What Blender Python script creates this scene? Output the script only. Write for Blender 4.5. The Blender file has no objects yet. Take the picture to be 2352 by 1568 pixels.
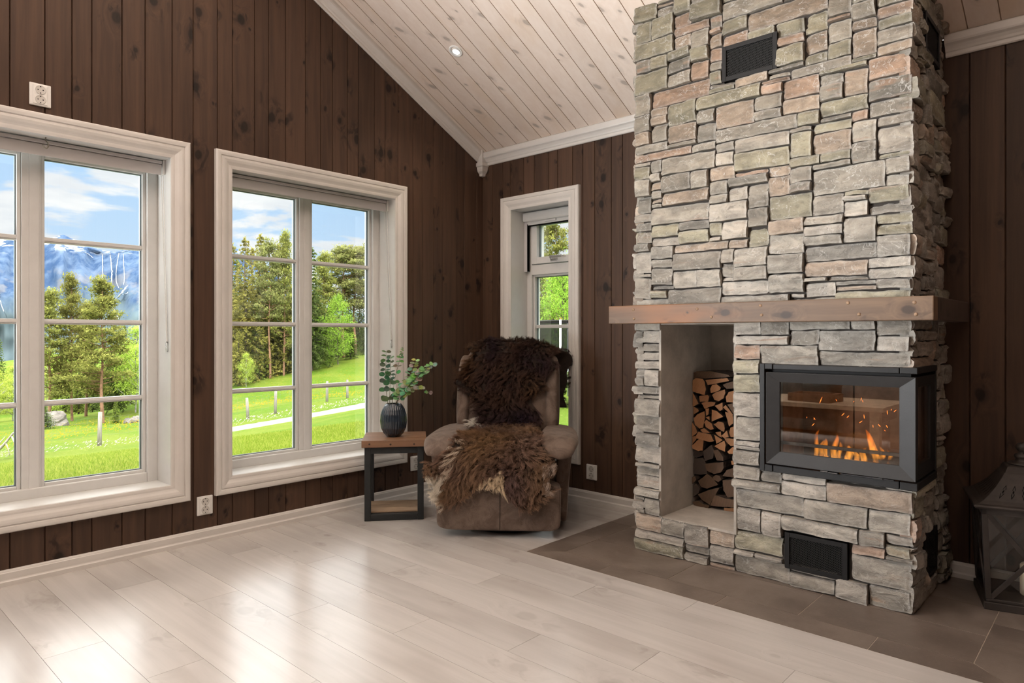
import bpy, bmesh, math, random
import numpy as np
from mathutils import Vector, Matrix, noise
rnd = random.Random(7)
sc = bpy.context.scene
COL = sc.collection
PI = math.pi
R = math.radians

# ------------------------------------------------------------------ camera
FOC, HX, HY = 1560.0, 1176.0, 767.0
YAW = R(42.53)
CAM = Vector((3.583, -3.580, 1.083))
FWD = Vector((-math.sin(YAW), math.cos(YAW), 0.0))
RGT = Vector((math.cos(YAW), math.sin(YAW), 0.0))
UPV = Vector((0, 0, 1))
cam_data = bpy.data.cameras.new('camera')
cam_data.sensor_width = 36.0
cam_data.lens = FOC / 2352 * 36.0
cam_data.shift_y = (HY - 784.0) / 2352
cam_data.clip_start = 0.05
cam_data.clip_end = 9000
cam = bpy.data.objects.new('camera', cam_data)
COL.objects.link(cam)
cam.location = CAM
cam.rotation_euler = (PI / 2, 0, YAW)
sc.camera = cam

def at(px, py, d):
    """a point the photograph shows at (px, py), d metres in front of the camera"""
    return CAM + d * (FWD + RGT * ((px - HX) / FOC) + UPV * ((HY - py) / FOC))

# ------------------------------------------------------------------ view
vs = sc.view_settings
vs.view_transform = 'Standard'
vs.look = 'None'
vs.gamma = 1.0
vs.use_curve_mapping = False
vs.exposure = 0.0
try:
    cy = sc.cycles
    cy.max_bounces = 7
    cy.diffuse_bounces = 3
    cy.glossy_bounces = 3
    cy.transmission_bounces = 4
    cy.transparent_max_bounces = 12
    cy.volume_bounces = 0
    cy.caustics_reflective = False
    cy.caustics_refractive = False
    cy.use_denoising = True
    cy.denoising_prefilter = 'ACCURATE'
    cy.denoising_input_passes = 'RGB_ALBEDO_NORMAL'
    cy.sample_clamp_indirect = 6.0
    cy.use_adaptive_sampling = True
    cy.adaptive_threshold = 0.03
except Exception:
    pass

# ------------------------------------------------------------------ node helper
class NT:
    def __init__(s, tree):
        s.t = tree
        s.n = tree.nodes
        s.l = tree.links
    def __call__(s, typ, out=0, inp=None, **kw):
        nd = s.n.new(typ)
        for k, v in kw.items():
            setattr(nd, k, v)
        for k, v in (inp or {}).items():
            sk = nd.inputs[k]
            if isinstance(v, bpy.types.NodeSocket):
                s.l.new(v, sk)
            else:
                if isinstance(v, tuple) and sk.type == 'RGBA' and len(v) == 3:
                    v = v + (1.0,)
                sk.default_value = v
        return nd.outputs[out] if out is not None else nd
    def math(s, op, a, b=0.0, c=0.0, clamp=False):
        return s('ShaderNodeMath', operation=op, use_clamp=clamp, inp={0: a, 1: b, 2: c})
    def vmath(s, op, a, b=(0, 0, 0)):
        return s('ShaderNodeVectorMath', operation=op, inp={0: a, 1: b})
    def mix(s, f, a, b, blend='MIX'):
        nd = s.n.new('ShaderNodeMix')
        nd.data_type = 'RGBA'
        nd.blend_type = blend
        for i, v in ((0, f), (6, a), (7, b)):
            if isinstance(v, bpy.types.NodeSocket):
                s.l.new(v, nd.inputs[i])
            else:
                if isinstance(v, tuple) and len(v) == 3:
                    v = v + (1.0,)
                nd.inputs[i].default_value = v
        return nd.outputs[2]
    def ramp(s, f, lo, hi, a=0.0, b=1.0):
        return s('ShaderNodeMapRange', interpolation_type='SMOOTHSTEP', inp={0: f, 1: lo, 2: hi, 3: a, 4: b})
    def noise(s, v, scale, detail=4.0, rough=0.55, dist=0.0, out=0):
        return s('ShaderNodeTexNoise', out=out, inp={'Vector': v, 'Scale': scale, 'Detail': detail, 'Roughness': rough, 'Distortion': dist})
    def scale(s, v, xyz):
        return s.vmath('MULTIPLY', v, xyz)

# ------------------------------------------------------------------ world: sky with clouds
SKY_HIGH = 6.5
world = bpy.data.worlds.new('sky')
sc.world = world
world.use_nodes = True
w = NT(world.node_tree)
w.n.clear()
tc = w('ShaderNodeTexCoord', out=0)
sep = w('ShaderNodeSeparateXYZ', out=None, inp={0: tc})
el = w.math('MAXIMUM', sep.outputs[2], 0.0)
g = w.math('POWER', el, 0.55)
skyc = w.mix(w.math('MULTIPLY', g, 1.35, clamp=True), (0.80, 0.93, 1.0), (0.30, 0.60, 1.05))
den = w.math('ADD', el, 0.30)
pl = w('ShaderNodeCombineXYZ', inp={0: w.math('MULTIPLY', w.math('DIVIDE', sep.outputs[0], den), 1.6), 1: w.math('MULTIPLY', w.math('DIVIDE', sep.outputs[1], den), 1.6), 2: w.math('MULTIPLY', el, 10.0)})
pl = w.vmath('ADD', pl, (3.1, 7.4, 0.35))
cl = w.noise(pl, 1.5, 7.0, 0.52, 0.25)
cl2 = w.noise(w.vmath('ADD', pl, (9, 3, 1)), 2.6, 5.0, 0.5)
cm = w.ramp(cl, 0.455, 0.535)
cshade = w.mix(w.ramp(cl2, 0.35, 0.7), (0.86, 0.89, 0.94), (1.06, 1.06, 1.06))
skyc = w.mix(cm, skyc, cshade)
below = w.ramp(sep.outputs[2], -0.06, 0.0)
skyc = w.mix(below, (0.25, 0.33, 0.16), skyc)
# high sky above the windows' view, boosted evenly all round to brighten the room
sky_boost = w.ramp(sep.outputs[2], 0.25, 0.52, 0.0, 1.0)
gcol = w.mix(sky_boost, (0.0, 0.0, 0.0), (1.0 * SKY_HIGH, 0.955 * SKY_HIGH, 0.89 * SKY_HIGH))
tot = w.mix(1.0, skyc, gcol, 'ADD')
bg = w('ShaderNodeBackground', inp={0: tot, 1: 1.1})
wo = w.n.new('ShaderNodeOutputWorld')
w.l.new(bg, wo.inputs[0])

# ------------------------------------------------------------------ sun, fill lamp and window portals
sun_d = bpy.data.lights.new('sun', 'SUN')
sun_d.energy = 4.5
sun_d.color = (1.0, 0.95, 0.85)
sun_d.angle = R(1.0)
sun = bpy.data.objects.new('sun', sun_d)
COL.objects.link(sun)
sun.rotation_euler = Vector((-0.62, 0.42, -0.72)).to_track_quat('-Z', 'Y').to_euler()

def area_light(name, loc, aim, sx, sy, watts, color, spread=180):
    d = bpy.data.lights.new(name, 'AREA')
    d.shape = 'RECTANGLE'
    d.size, d.size_y = sx, sy
    d.energy = watts
    d.color = color
    d.spread = R(spread)
    o = bpy.data.objects.new(name, d)
    COL.objects.link(o)
    o.location = loc
    o.rotation_euler = Vector(aim).to_track_quat('-Z', 'Y').to_euler()
    return o
# fill lamp added outside the unseen side window, aimed up to brighten the ceiling
area_light('fill_gable', (-0.75, -4.95, 1.35), (1, 0.85, 1.05), 2.3, 2.2, 600, (0.96, 0.98, 1.0), 115)

# portals: they only help sampling the sky through the window openings
for nm, loc, aim, sx, sy in (('portal_1', (-0.27, -2.768, 1.145), (1, 0, 0), 1.05, 1.6), ('portal_2', (-0.27, -1.362, 1.145), (1, 0, 0), 1.05, 1.6),
                             ('portal_3', (0.557, 0.27, 1.145), (0, -1, 0), 0.5, 1.6), ('portal_4', (-0.27, -4.95, 1.35), (1, 0, 0), 2.15, 2.15)):
    area_light(nm, loc, aim, sx, sy, 1.0, (1, 1, 1)).data.cycles.is_portal = True

# ------------------------------------------------------------------ object helpers
def label(o, text, cat, group=None, kind=None):
    o['label'] = text
    o['category'] = cat
    if group:
        o['group'] = group
    if kind:
        o['kind'] = kind
    return o
def empty(name, loc=(0, 0, 0), rz=0.0, kind=None):
    o = bpy.data.objects.new(name, None)
    o.empty_display_size = 0.1
    COL.objects.link(o)
    o.location = loc
    o.rotation_euler = (0, 0, rz)
    if kind:
        o['kind'] = kind
    return o

class MB:
    """collects geometry for ONE mesh"""
    def __init__(s):
        s.v, s.f, s.mi, s.sm = [], [], [], []
        s.att = {}
    def vert(s, p, **at):
        s.v.append(tuple(p))
        i = len(s.v) - 1
        for k, val in at.items():
            s.att.setdefault(k, {})[i] = val
        return i
    def face(s, idx, m=0, sm=False):
        s.f.append(tuple(idx))
        s.mi.append(m)
        s.sm.append(sm)
    def poly(s, pts, m=0, sm=False, **at):
        s.face([s.vert(p, **at) for p in pts], m, sm)
    def box(s, a, b, m=0, M=None, **at):
        (x0, y0, z0), (x1, y1, z1) = a, b
        x0, x1 = min(x0, x1), max(x0, x1)
        y0, y1 = min(y0, y1), max(y0, y1)
        z0, z1 = min(z0, z1), max(z0, z1)
        P = [(x0, y0, z0), (x1, y0, z0), (x1, y1, z0), (x0, y1, z0), (x0, y0, z1), (x1, y0, z1), (x1, y1, z1), (x0, y1, z1)]
        if M is not None:
            P = [M @ Vector(p) for p in P]
        i = [s.vert(p, **at) for p in P]
        for q in ((0, 3, 2, 1), (4, 5, 6, 7), (0, 1, 5, 4), (1, 2, 6, 5), (2, 3, 7, 6), (3, 0, 4, 7)):
            s.face([i[k] for k in q], m)
    def grid(s, P, m=0, sm=True, closed_u=False, closed_v=False, flip=False, atts=None):
        n, k = len(P), len(P[0])
        I = [[s.vert(P[a][b], **({} if atts is None else atts(a, b))) for b in range(k)] for a in range(n)]
        for a in range(n if closed_u else n - 1):
            for b in range(k if closed_v else k - 1):
                q = [I[a][b], I[(a + 1) % n][b], I[(a + 1) % n][(b + 1) % k], I[a][(b + 1) % k]]
                s.face(q[::-1] if flip else q, m, sm)
        return I
    def lathe(s, prof, seg=32, c=(0, 0, 0), m=0, sm=True, M=None, flute=None, cap=True):
        P = []
        for (r, z) in prof:
            row = []
            for k in range(seg):
                t = 2 * PI * k / seg
                rr = r if flute is None else flute(r, z, t)
                p = Vector((c[0] + rr * math.cos(t), c[1] + rr * math.sin(t), c[2] + z))
                row.append(M @ p if M is not None else p)
            P.append(row)
        I = s.grid(P, m, sm, closed_v=True, flip=True)
        if cap:
            s.face(I[0][::-1], m)
            s.face(I[-1], m)
    def tube(s, pts, r, seg=8, m=0, closed=False, cap=True):
        pts = [Vector(p) for p in pts]
        n = len(pts)
        rr = r if isinstance(r, (list, tuple)) else [r] * n
        up = Vector((0, 0, 1))
        P = []
        prev = None
        for i in range(n):
            a = pts[(i - 1) % n] if (closed or i > 0) else pts[i]
            b = pts[(i + 1) % n] if (closed or i < n - 1) else pts[i]
            t = (b - a).normalized()
            if prev is None:
                x = t.orthogonal().normalized()
            else:
                x = (prev - t * prev.dot(t))
                x = x.normalized() if x.length > 1e-6 else t.orthogonal().normalized()
            prev = x
            y = t.cross(x)
            P.append([pts[i] + rr[i] * (x * math.cos(2 * PI * k / seg) + y * math.sin(2 * PI * k / seg)) for k in range(seg)])
        I = s.grid(P, m, True, closed_u=closed, closed_v=True, flip=True)
        if cap and not closed:
            s.face(I[0][::-1], m)
            s.face(I[-1], m)
    def prism(s, poly, fn, d0, d1, m=0, m_side=None):
        """polygon (u,v) extruded between depths d0 and d1 with fn(u,v,d) -> point"""
        a = [s.vert(fn(u, v, d0)) for u, v in poly]
        b = [s.vert(fn(u, v, d1)) for u, v in poly]
        n = len(poly)
        s.face(a, m)
        s.face(b[::-1], m)
        for k in range(n):
            s.face([a[k], b[k], b[(k + 1) % n], a[(k + 1) % n]], m if m_side is None else m_side)
    def build(s, name, mats, parent=None, bevel=0.0, segs=2, subsurf=0, fix=True, loc=None, rot=None):
        me = bpy.data.meshes.new(name)
        me.from_pydata(s.v, [], s.f)
        mats = mats if isinstance(mats, (list, tuple)) else [mats]
        for mm in mats:
            me.materials.append(mm)
        me.polygons.foreach_set('material_index', s.mi)
        me.polygons.foreach_set('use_smooth', s.sm)
        for k, d in s.att.items():
            ex = next(iter(d.values()))
            if isinstance(ex, (tuple, list)):
                a = me.attributes.new(k, 'FLOAT_COLOR', 'POINT')
                arr = np.ones((len(s.v), 4), dtype=np.float32)
                for i, val in d.items():
                    arr[i, :3] = val
                a.data.foreach_set('color', arr.ravel())
            else:
                a = me.attributes.new(k, 'FLOAT', 'POINT')
                arr = np.zeros(len(s.v), dtype=np.float32)
                for i, val in d.items():
                    arr[i] = val
                a.data.foreach_set('value', arr)
        if fix:
            bm = bmesh.new()
            bm.from_mesh(me)
            bmesh.ops.recalc_face_normals(bm, faces=bm.faces)
            bm.to_mesh(me)
            bm.free()
        me.update()
        o = bpy.data.objects.new(name, me)
        COL.objects.link(o)
        if parent is not None:
            o.parent = parent
        if loc is not None:
            o.location = loc
        if rot is not None:
            o.rotation_euler = rot
        if bevel > 0:
            md = o.modifiers.new('bevel', 'BEVEL')
            md.width = bevel
            md.segments = segs
            md.limit_method = 'ANGLE'
            md.angle_limit = R(35)
            md.harden_normals = False
        if subsurf:
            md = o.modifiers.new('subsurf', 'SUBSURF')
            md.levels = md.render_levels = subsurf
        return o

def np_mesh(name, V, F, mats, parent=None, col=None, smooth=False, mi=None):
    me = bpy.data.meshes.new(name)
    V = np.asarray(V, dtype=np.float32)
    F = np.asarray(F, dtype=np.int32)
    k = F.shape[1]
    me.vertices.add(len(V))
    me.vertices.foreach_set('co', V.ravel())
    me.loops.add(F.size)
    me.loops.foreach_set('vertex_index', F.ravel())
    me.polygons.add(len(F))
    me.polygons.foreach_set('loop_start', np.arange(0, F.size, k, dtype=np.int32))
    me.polygons.foreach_set('loop_total', np.full(len(F), k, dtype=np.int32))
    for mm in (mats if isinstance(mats, (list, tuple)) else [mats]):
        me.materials.append(mm)
    if mi is not None:
        me.polygons.foreach_set('material_index', np.asarray(mi, dtype=np.int32))
    me.polygons.foreach_set('use_smooth', np.full(len(F), smooth, dtype=bool))
    if col is not None:
        a = me.attributes.new('col', 'FLOAT_COLOR', 'POINT')
        c4 = np.ones((len(V), 4), dtype=np.float32)
        c4[:, :3] = col
        a.data.foreach_set('color', c4.ravel())
    me.update(calc_edges=True)
    o = bpy.data.objects.new(name, me)
    COL.objects.link(o)
    if parent is not None:
        o.parent = parent
    return o

# ------------------------------------------------------------------ materials
def new_mat(name):
    m = bpy.data.materials.new(name)
    m.use_nodes = True
    t = NT(m.node_tree)
    t.n.clear()
    out = t.n.new('ShaderNodeOutputMaterial')
    return m, t, out
def simple(name, col, rough=0.5, metal=0.0, var=0.12, vscale=18.0, bump=0.0, bscale=120.0, sheen=0.0, coat=0.0, attr=None, spec=0.5, stretch=(1, 1, 1)):
    m, t, out = new_mat(name)
    co = t.scale(t('ShaderNodeTexCoord', out=3), stretch)
    base = col
    if attr:
        base = t('ShaderNodeAttribute', attribute_name=attr, out=0)
    if var > 0:
        nz = t.noise(co, vscale, 5.0, 0.6)
        f = t.ramp(nz, 0.3, 0.7, 1.0 - var, 1.0 + var)
        hs = t('ShaderNodeHueSaturation', inp={'Value': f, 'Color': base})
        base = hs
    p = t('ShaderNodeBsdfPrincipled', out=None, inp={'Base Color': base, 'Roughness': rough, 'Metallic': metal})
    p.inputs['Specular IOR Level'].default_value = spec
    if sheen:
        p.inputs['Sheen Weight'].default_value = sheen
        p.inputs['Sheen Roughness'].default_value = 0.45
    if coat:
        p.inputs['Coat Weight'].default_value = coat
        p.inputs['Coat Roughness'].default_value = 0.08
    if bump > 0:
        bz = t.noise(co, bscale, 4.0, 0.6)
        b = t('ShaderNodeBump', inp={'Strength': bump, 'Distance': 0.004, 'Height': bz})
        t.l.new(b, p.inputs['Normal'])
    t.l.new(p.outputs[0], out.inputs[0])
    return m
def wood(name, c1, c2, knot, axis, rough=0.45, kscale=1.0, kamt=0.85, tint=0.28, smear=0.5, bump=0.25, warm=None, warm_amt=0.0, gscale=1.0, spec=0.4):
    m, t, out = new_mat(name)
    co = t('ShaderNodeTexCoord', out=3)
    rn = t('ShaderNodeAttribute', attribute_name='rnd', out=2)
    off = t('ShaderNodeCombineXYZ', inp={0: t.math('MULTIPLY', rn, 37.3), 1: t.math('MULTIPLY', rn, 51.7), 2: t.math('MULTIPLY', rn, 83.1)})
    v = t.vmath('ADD', co, off)
    def st(a, along):
        q = [a, a, a]
        q['xyz'.index(axis)] = along
        return t.scale(v, tuple(q))
    sx = t('ShaderNodeSeparateXYZ', out=None, inp={0: v})
    ot = [i for i in range(3) if i != 'xyz'.index(axis)]
    k2 = t('ShaderNodeCombineXYZ', inp={0: t.math('ADD', sx.outputs[ot[0]], sx.outputs[ot[1]]), 1: t.math('MULTIPLY', sx.outputs['xyz'.index(axis)], 0.72), 2: 0.0})
    wob = t.noise(k2, 22.0, 3.0, 0.6, out=1)
    k2 = t.vmath('ADD', k2, t.scale(wob, (0.018, 0.018, 0.0)))
    vo = t('ShaderNodeTexVoronoi', out=None, voronoi_dimensions='2D', inp={'Vector': k2, 'Scale': 4.4 * kscale, 'Randomness': 1.0})
    vr = t('ShaderNodeSeparateColor', out=0, inp={0: vo.outputs['Color']})
    kn = t.math('DIVIDE', vo.outputs['Distance'], t.ramp(vr, 0.0, 1.0, 0.38, 1.3))
    dist = t.math('MULTIPLY', t.ramp(kn, 0.30, 0.05), 0.6)
    gv = t.vmath('ADD', st(34.0 * gscale, 1.6 * gscale), t('ShaderNodeCombineXYZ', inp={0: t.math('MULTIPLY', dist, 3.0), 1: t.math('MULTIPLY', dist, 3.0), 2: dist}))
    g1 = t.noise(gv, 1.0, 6.0, 0.62, 0.4)
    g2 = t.noise(st(5.0, 0.55), 1.0, 4.0, 0.55, 0.6)
    g = t.math('ADD', t.math('MULTIPLY', g1, 0.55), t.math('MULTIPLY', g2, 0.45))
    c = t.mix(t.ramp(g, 0.32, 0.66), c2, c1)
    if warm:
        c = t.mix(t.math('MULTIPLY', t.ramp(t.noise(st(3.2, 0.9), 1.0, 3.0), 0.5, 0.66), warm_amt), c, warm)
    tv = t('ShaderNodeTexWhiteNoise', out=0, noise_dimensions='1D', inp={'W': t.math('MULTIPLY', rn, 917.0)})
    c = t('ShaderNodeHueSaturation', inp={'Color': c, 'Value': t('ShaderNodeMapRange', inp={0: tv, 1: 0.0, 2: 1.0, 3: 1.0 - tint, 4: 1.0 + tint})})
    # dark figure running out from the knots
    sm = t.ramp(t.noise(st(13.0, 6.5), 1.0, 3.0, 0.5, 1.6), 0.52, 0.66)
    sm = t.math('MULTIPLY', sm, t.ramp(kn, 0.36, 0.14))
    c = t.mix(t.math('MULTIPLY', sm, smear), c, knot)
    halo = t.ramp(kn, 0.16, 0.06)
    c = t.mix(t.math('MULTIPLY', halo, 0.35 * kamt), c, knot)
    core = t.ramp(kn, 0.085, 0.05)
    c = t.mix(t.math('MULTIPLY', core, kamt), c, knot)
    p = t('ShaderNodeBsdfPrincipled', out=None, inp={'Base Color': c, 'Roughness': rough})
    p.inputs['Specular IOR Level'].default_value = spec
    if bump:
        b = t('ShaderNodeBump', inp={'Strength': bump, 'Distance': 0.002, 'Height': g1})
        t.l.new(b, p.inputs['Normal'])
    t.l.new(p.outputs[0], out.inputs[0])
    return m
def glass_mat(name, refl=0.02, tint=(0.97, 0.985, 0.98), gain=0.8):
    m, t, out = new_mat(name)
    fr = t('ShaderNodeFresnel', inp={'IOR': 1.5})
    f = t.math('MULTIPLY_ADD', fr, gain, refl, clamp=True)
    a = t('ShaderNodeBsdfTransparent', inp={0: tint})
    b = t('ShaderNodeBsdfGlossy', inp={'Color': (1, 1, 1), 'Roughness': 0.0})
    mx = t('ShaderNodeMixShader', inp={0: f, 1: a, 2: b})
    t.l.new(mx, out.inputs[0])
    return m
def emit(name, col, s):
    m, t, out = new_mat(name)
    e = t('ShaderNodeEmission', inp={0: col, 1: s})
    t.l.new(e, out.inputs[0])
    return m

MWALL = wood('stained_pine_wall', (0.100, 0.056, 0.036), (0.060, 0.035, 0.024), (0.014, 0.009, 0.007), 'z', rough=0.5, spec=0.25, tint=0.22, smear=0.7, kscale=1.0)
MCEIL = wood('whitewashed_pine', (0.85, 0.73, 0.645), (0.79, 0.655, 0.56), (0.36, 0.29, 0.24), 'y', rough=0.5, tint=0.06, kamt=0.62, smear=0.15, warm=(0.68, 0.50, 0.34), warm_amt=0.4, bump=0.1, kscale=1.25)
MFLOOR = wood('pale_oak_laminate', (0.60, 0.565, 0.54), (0.53, 0.495, 0.47), (0.27, 0.23, 0.20), 'x', rough=0.235, tint=0.07, kamt=0.18, smear=0.2, bump=0.05, kscale=0.62, warm=(0.42, 0.38, 0.35), warm_amt=0.5, gscale=0.7, spec=1.0)
MGROOVE = simple('dark_groove', (0.05, 0.042, 0.036), 0.8, var=0)
MFGROOVE = simple('floor_joint', (0.30, 0.265, 0.24), 0.7, var=0)
MCGROOVE = simple('ceiling_groove', (0.42, 0.29, 0.20), 0.8, var=0)
MWHITE = simple('white_paint', (0.72, 0.685, 0.65), 0.38, var=0.03, vscale=6)
MWHITE2 = simple('white_window_paint', (0.74, 0.73, 0.71), 0.32, var=0.02)
MPLASTIC = simple('white_plastic', (0.84, 0.82, 0.79), 0.3, var=0)
MPLASTIC2 = simple('socket_well', (0.62, 0.59, 0.55), 0.4, var=0)
MBLACKHOLE = simple('pin_hole', (0.006, 0.006, 0.006), 0.9, var=0, spec=0.05)
MGASKET = simple('grey_gasket', (0.16, 0.19, 0.20), 0.5, var=0)
MGLASS = glass_mat('window_glass')
MFIREGLASS = glass_mat('stove_glass', refl=0.085, tint=(0.92, 0.89, 0.86), gain=0.8)
MIRON = simple('black_cast_iron', (0.016, 0.016, 0.0165), 0.52, 0.0, var=0.15, spec=0.35, bump=0.12, bscale=260)
MIRON2 = simple('black_sheet_metal', (0.011, 0.010, 0.010), 0.6, 0.0, var=0.1, spec=0.3)
MCHROME = simple('brushed_metal', (0.62, 0.60, 0.57), 0.28, 0.9, var=0.05)
# ------------------------------------------------------------------ the room shell
EAVE, SLOPE = 2.41, 0.52
RIDGE_Y = -3.3
XR, YB = 4.5, -6.6
def ceil_z(y):
    return EAVE + SLOPE * (-y) if y > RIDGE_Y else EAVE + SLOPE * (-RIDGE_Y) + SLOPE * (y - RIDGE_Y)

def plank_wall(name, joints, fn, top, holes, thick=0.26, bottom=-0.12, mats=None):
    """vertical boards with V-grooves; fn(a, depth, z)"""
    mb = MB()
    ch, dp = 0.0035, 0.007
    for k in range(len(joints) - 1):
        a0, a1 = joints[k], joints[k + 1]
        r = rnd.random()
        cuts = sorted({a0, a1} | {h for H in holes for h in H[:2] if a0 < h < a1})
        if a0 < RIDGE_Y < a1 and top is ceil_z:
            cuts = sorted(set(cuts) | {RIDGE_Y})
        for j in range(len(cuts) - 1):
            c0, c1 = cuts[j], cuts[j + 1]
            mid = (c0 + c1) / 2
            spans = [(bottom, None)]
            for (h0, h1, z0, z1) in sorted(holes, key=lambda q: q[2]):
                if h0 < mid < h1:
                    zl = spans.pop()[0]
                    spans += [(zl, z0), (z1, None)]
            for zl, zh in spans:
                t0 = top(c0) if zh is None else zh
                t1 = top(c1) if zh is None else zh
                e0 = ch if j == 0 else 0.0
                e1 = ch if j == len(cuts) - 2 else 0.0
                ring = []
                for (a, d) in ((c0, thick), (c0, dp if e0 else 0.0), (c0 + e0, 0.0), (c1 - e1, 0.0), (c1, dp if e1 else 0.0), (c1, thick)):
                    f = (a - c0) / (c1 - c0)
                    ring.append((mb.vert(fn(a, d, zl), rnd=r), mb.vert(fn(a, d, t0 + (t1 - t0) * f), rnd=r)))
                n = len(ring)
                for q in range(n):
                    b0, tt0 = ring[q]
                    b1, tt1 = ring[(q + 1) % n]
                    mb.face((b0, b1, tt1, tt0), 0)
                mb.face([x[0] for x in ring][::-1])
                mb.face([x[1] for x in ring])
    o = mb.build(name, mats or [MWALL])
    o['kind'] = 'structure'
    return o
def fill_joints(lo, hi, known, wmin=0.08, wmax=0.13):
    js = sorted(known)
    a = js[0]
    while a > lo:
        a -= rnd.uniform(wmin, wmax)
        js.insert(0, max(a, lo))
    if js[0] > lo:
        js[0] = lo
    b = js[-1]
    while b < hi:
        b += rnd.uniform(wmin, wmax)
        js.append(min(b, hi))
    return js
LEFT_J = [-2.884, -2.756, -2.651, -2.571, -2.443, -2.339, -2.212, -2.108, -1.983, -1.901, -1.776, -1.694, -1.59, -1.464, -1.364, -1.282, -1.177, -1.097, -0.973, -0.89, -0.785, -0.66, -0.58, -0.478, -0.393, -0.266, -0.183, -0.061, 0.0]
BACK_J = [0.0, 0.104, 0.208, 0.282, 0.41, 0.508, 0.637, 0.715, 0.842, 0.926, 1.021, 1.149, 1.232]
W1 = (-3.314, -2.222, 0.322, 1.969)
W2 = (-1.908, -0.816, 0.322, 1.969)
W3 = (0.297, 0.817, 0.322, 1.969)
W4 = (-6.05, -3.85, 0.25, 2.45)
W5 = (0.5, 2.7, 0.25, 2.45)
left_fn = lambda a, d, z: (-d, a, z)
back_fn = lambda a, d, z: (a, d, z)
plank_wall('wall_left', fill_joints(YB, 0.0, LEFT_J)[:-1] + [0.26], left_fn, ceil_z, [W1, W2, W4])
jb = fill_joints(0.0, XR, BACK_J)
jb = [j for j in jb if not 2.95 < j < 3.4]
jb = sorted(jb + [3.044, 3.173, 3.29])
plank_wall('wall_back', jb, back_fn, lambda a: EAVE, [W3])
plank_wall('wall_rear', fill_joints(0.0, XR, [0.0, 0.11]), lambda a, d, z: (a, YB - d, z), lambda a: ceil_z(YB), [])
plank_wall('wall_right', fill_joints(YB, 0.0, [-0.1, 0.0]), lambda a, d, z: (XR + d, a, z), ceil_z, [])  # unseen wall set nearer to hold back bounced light from the right

# ceiling: boards running up the slope, both sides of the ridge
mb = MB()
cj = fill_joints(0.0, XR, [0.0, 0.068, 0.163, 0.24, 0.367, 0.478, 0.596, 0.682, 0.81, 0.891, 0.992, 1.117, 1.206], 0.095, 0.125)
for k in range(len(cj) - 1):
    x0, x1 = cj[k], cj[k + 1]
    for (ya, yb) in ((0.0, RIDGE_Y), (RIDGE_Y, YB)):
        r = rnd.random()
        ch, dp = 0.0022, 0.004
        prof = [(x0, 0.16), (x0, dp), (x0 + ch, 0), (x1 - ch, 0), (x1, dp), (x1, 0.16)]
        ia = [mb.vert((x, ya, ceil_z(ya) + d), rnd=r) for x, d in prof]
        ib = [mb.vert((x, yb, ceil_z(yb) + d), rnd=r) for x, d in prof]
        for q in range(len(prof)):
            q2 = (q + 1) % len(prof)
            mb.face((ia[q], ib[q], ib[q2], ia[q2]), 1 if q in (0, 1, 3, 4) else 0)
        mb.face(ia)
        mb.face(ib[::-1])
ceiling = mb.build('ceiling', [MCEIL, MCGROOVE])
ceiling['kind'] = 'structure'

# floor: laminate boards along X
mb = MB()
HX0, HX1, HY0 = 1.348, 3.335, -1.036       # tiled hearth
known = {-2.97: 0.901, -2.785: 1.293, -2.605: 0.40, -2.425: 0.79, -2.245: 1.19, -2.062: 1.605, -1.88: 0.706, -1.705: 1.093, -1.528: 1.48, -1.35: 1.873, -1.17: 0.98, -0.99: 0.55}
rows = [-0.99 + 0.18 * k for k in range(6, -1, -1)] + [-1.17, -1.35, -1.528, -1.705, -1.88, -2.062, -2.245, -2.425, -2.605, -2.785, -2.97] + [-2.97 - 0.18 * k for k in range(1, 21)]
rows = sorted(rows)
gp = 0.0006
for k in range(len(rows) - 1):
    y0, y1 = max(rows[k], YB), min(rows[k + 1], 0.0)
    if y1 - y0 < 0.01:
        continue
    x = known.get(round(rows[k], 3), rnd.uniform(0, 1.29))
    cuts = [x + 1.296 * q for q in range(-2, 7)]
    cuts = [0.0] + [c for c in cuts if 0.02 < c < XR - 0.02] + [XR]
    for j in range(len(cuts) - 1):
        r = rnd.random()
        spans = [(cuts[j], cuts[j + 1], y0, y1)]
        out = []
        for (a, b, c, d) in spans:          # leave out the hearth
            if d > HY0 + 1e-4 and b > HX0 and a < HX1:
                if c < HY0:
                    out.append((a, b, c, HY0))
                    c = HY0
                if a < HX0:
                    out.append((a, HX0, c, d))
                if b > HX1:
                    out.append((HX1, b, c, d))
            else:
                out.append((a, b, c, d))
        for (a, b, c, d) in out:
            mb.box((a + gp, c + gp, -0.012), (b - gp, d - gp, 0.0), 0, rnd=r)
mb.box((-0.2, YB - 0.2, -0.10), (XR + 0.2, 0.2, -0.0125), 1)
fl = mb.build('floor', [MFLOOR, MFGROOVE])
fl['kind'] = 'structure'

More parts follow.
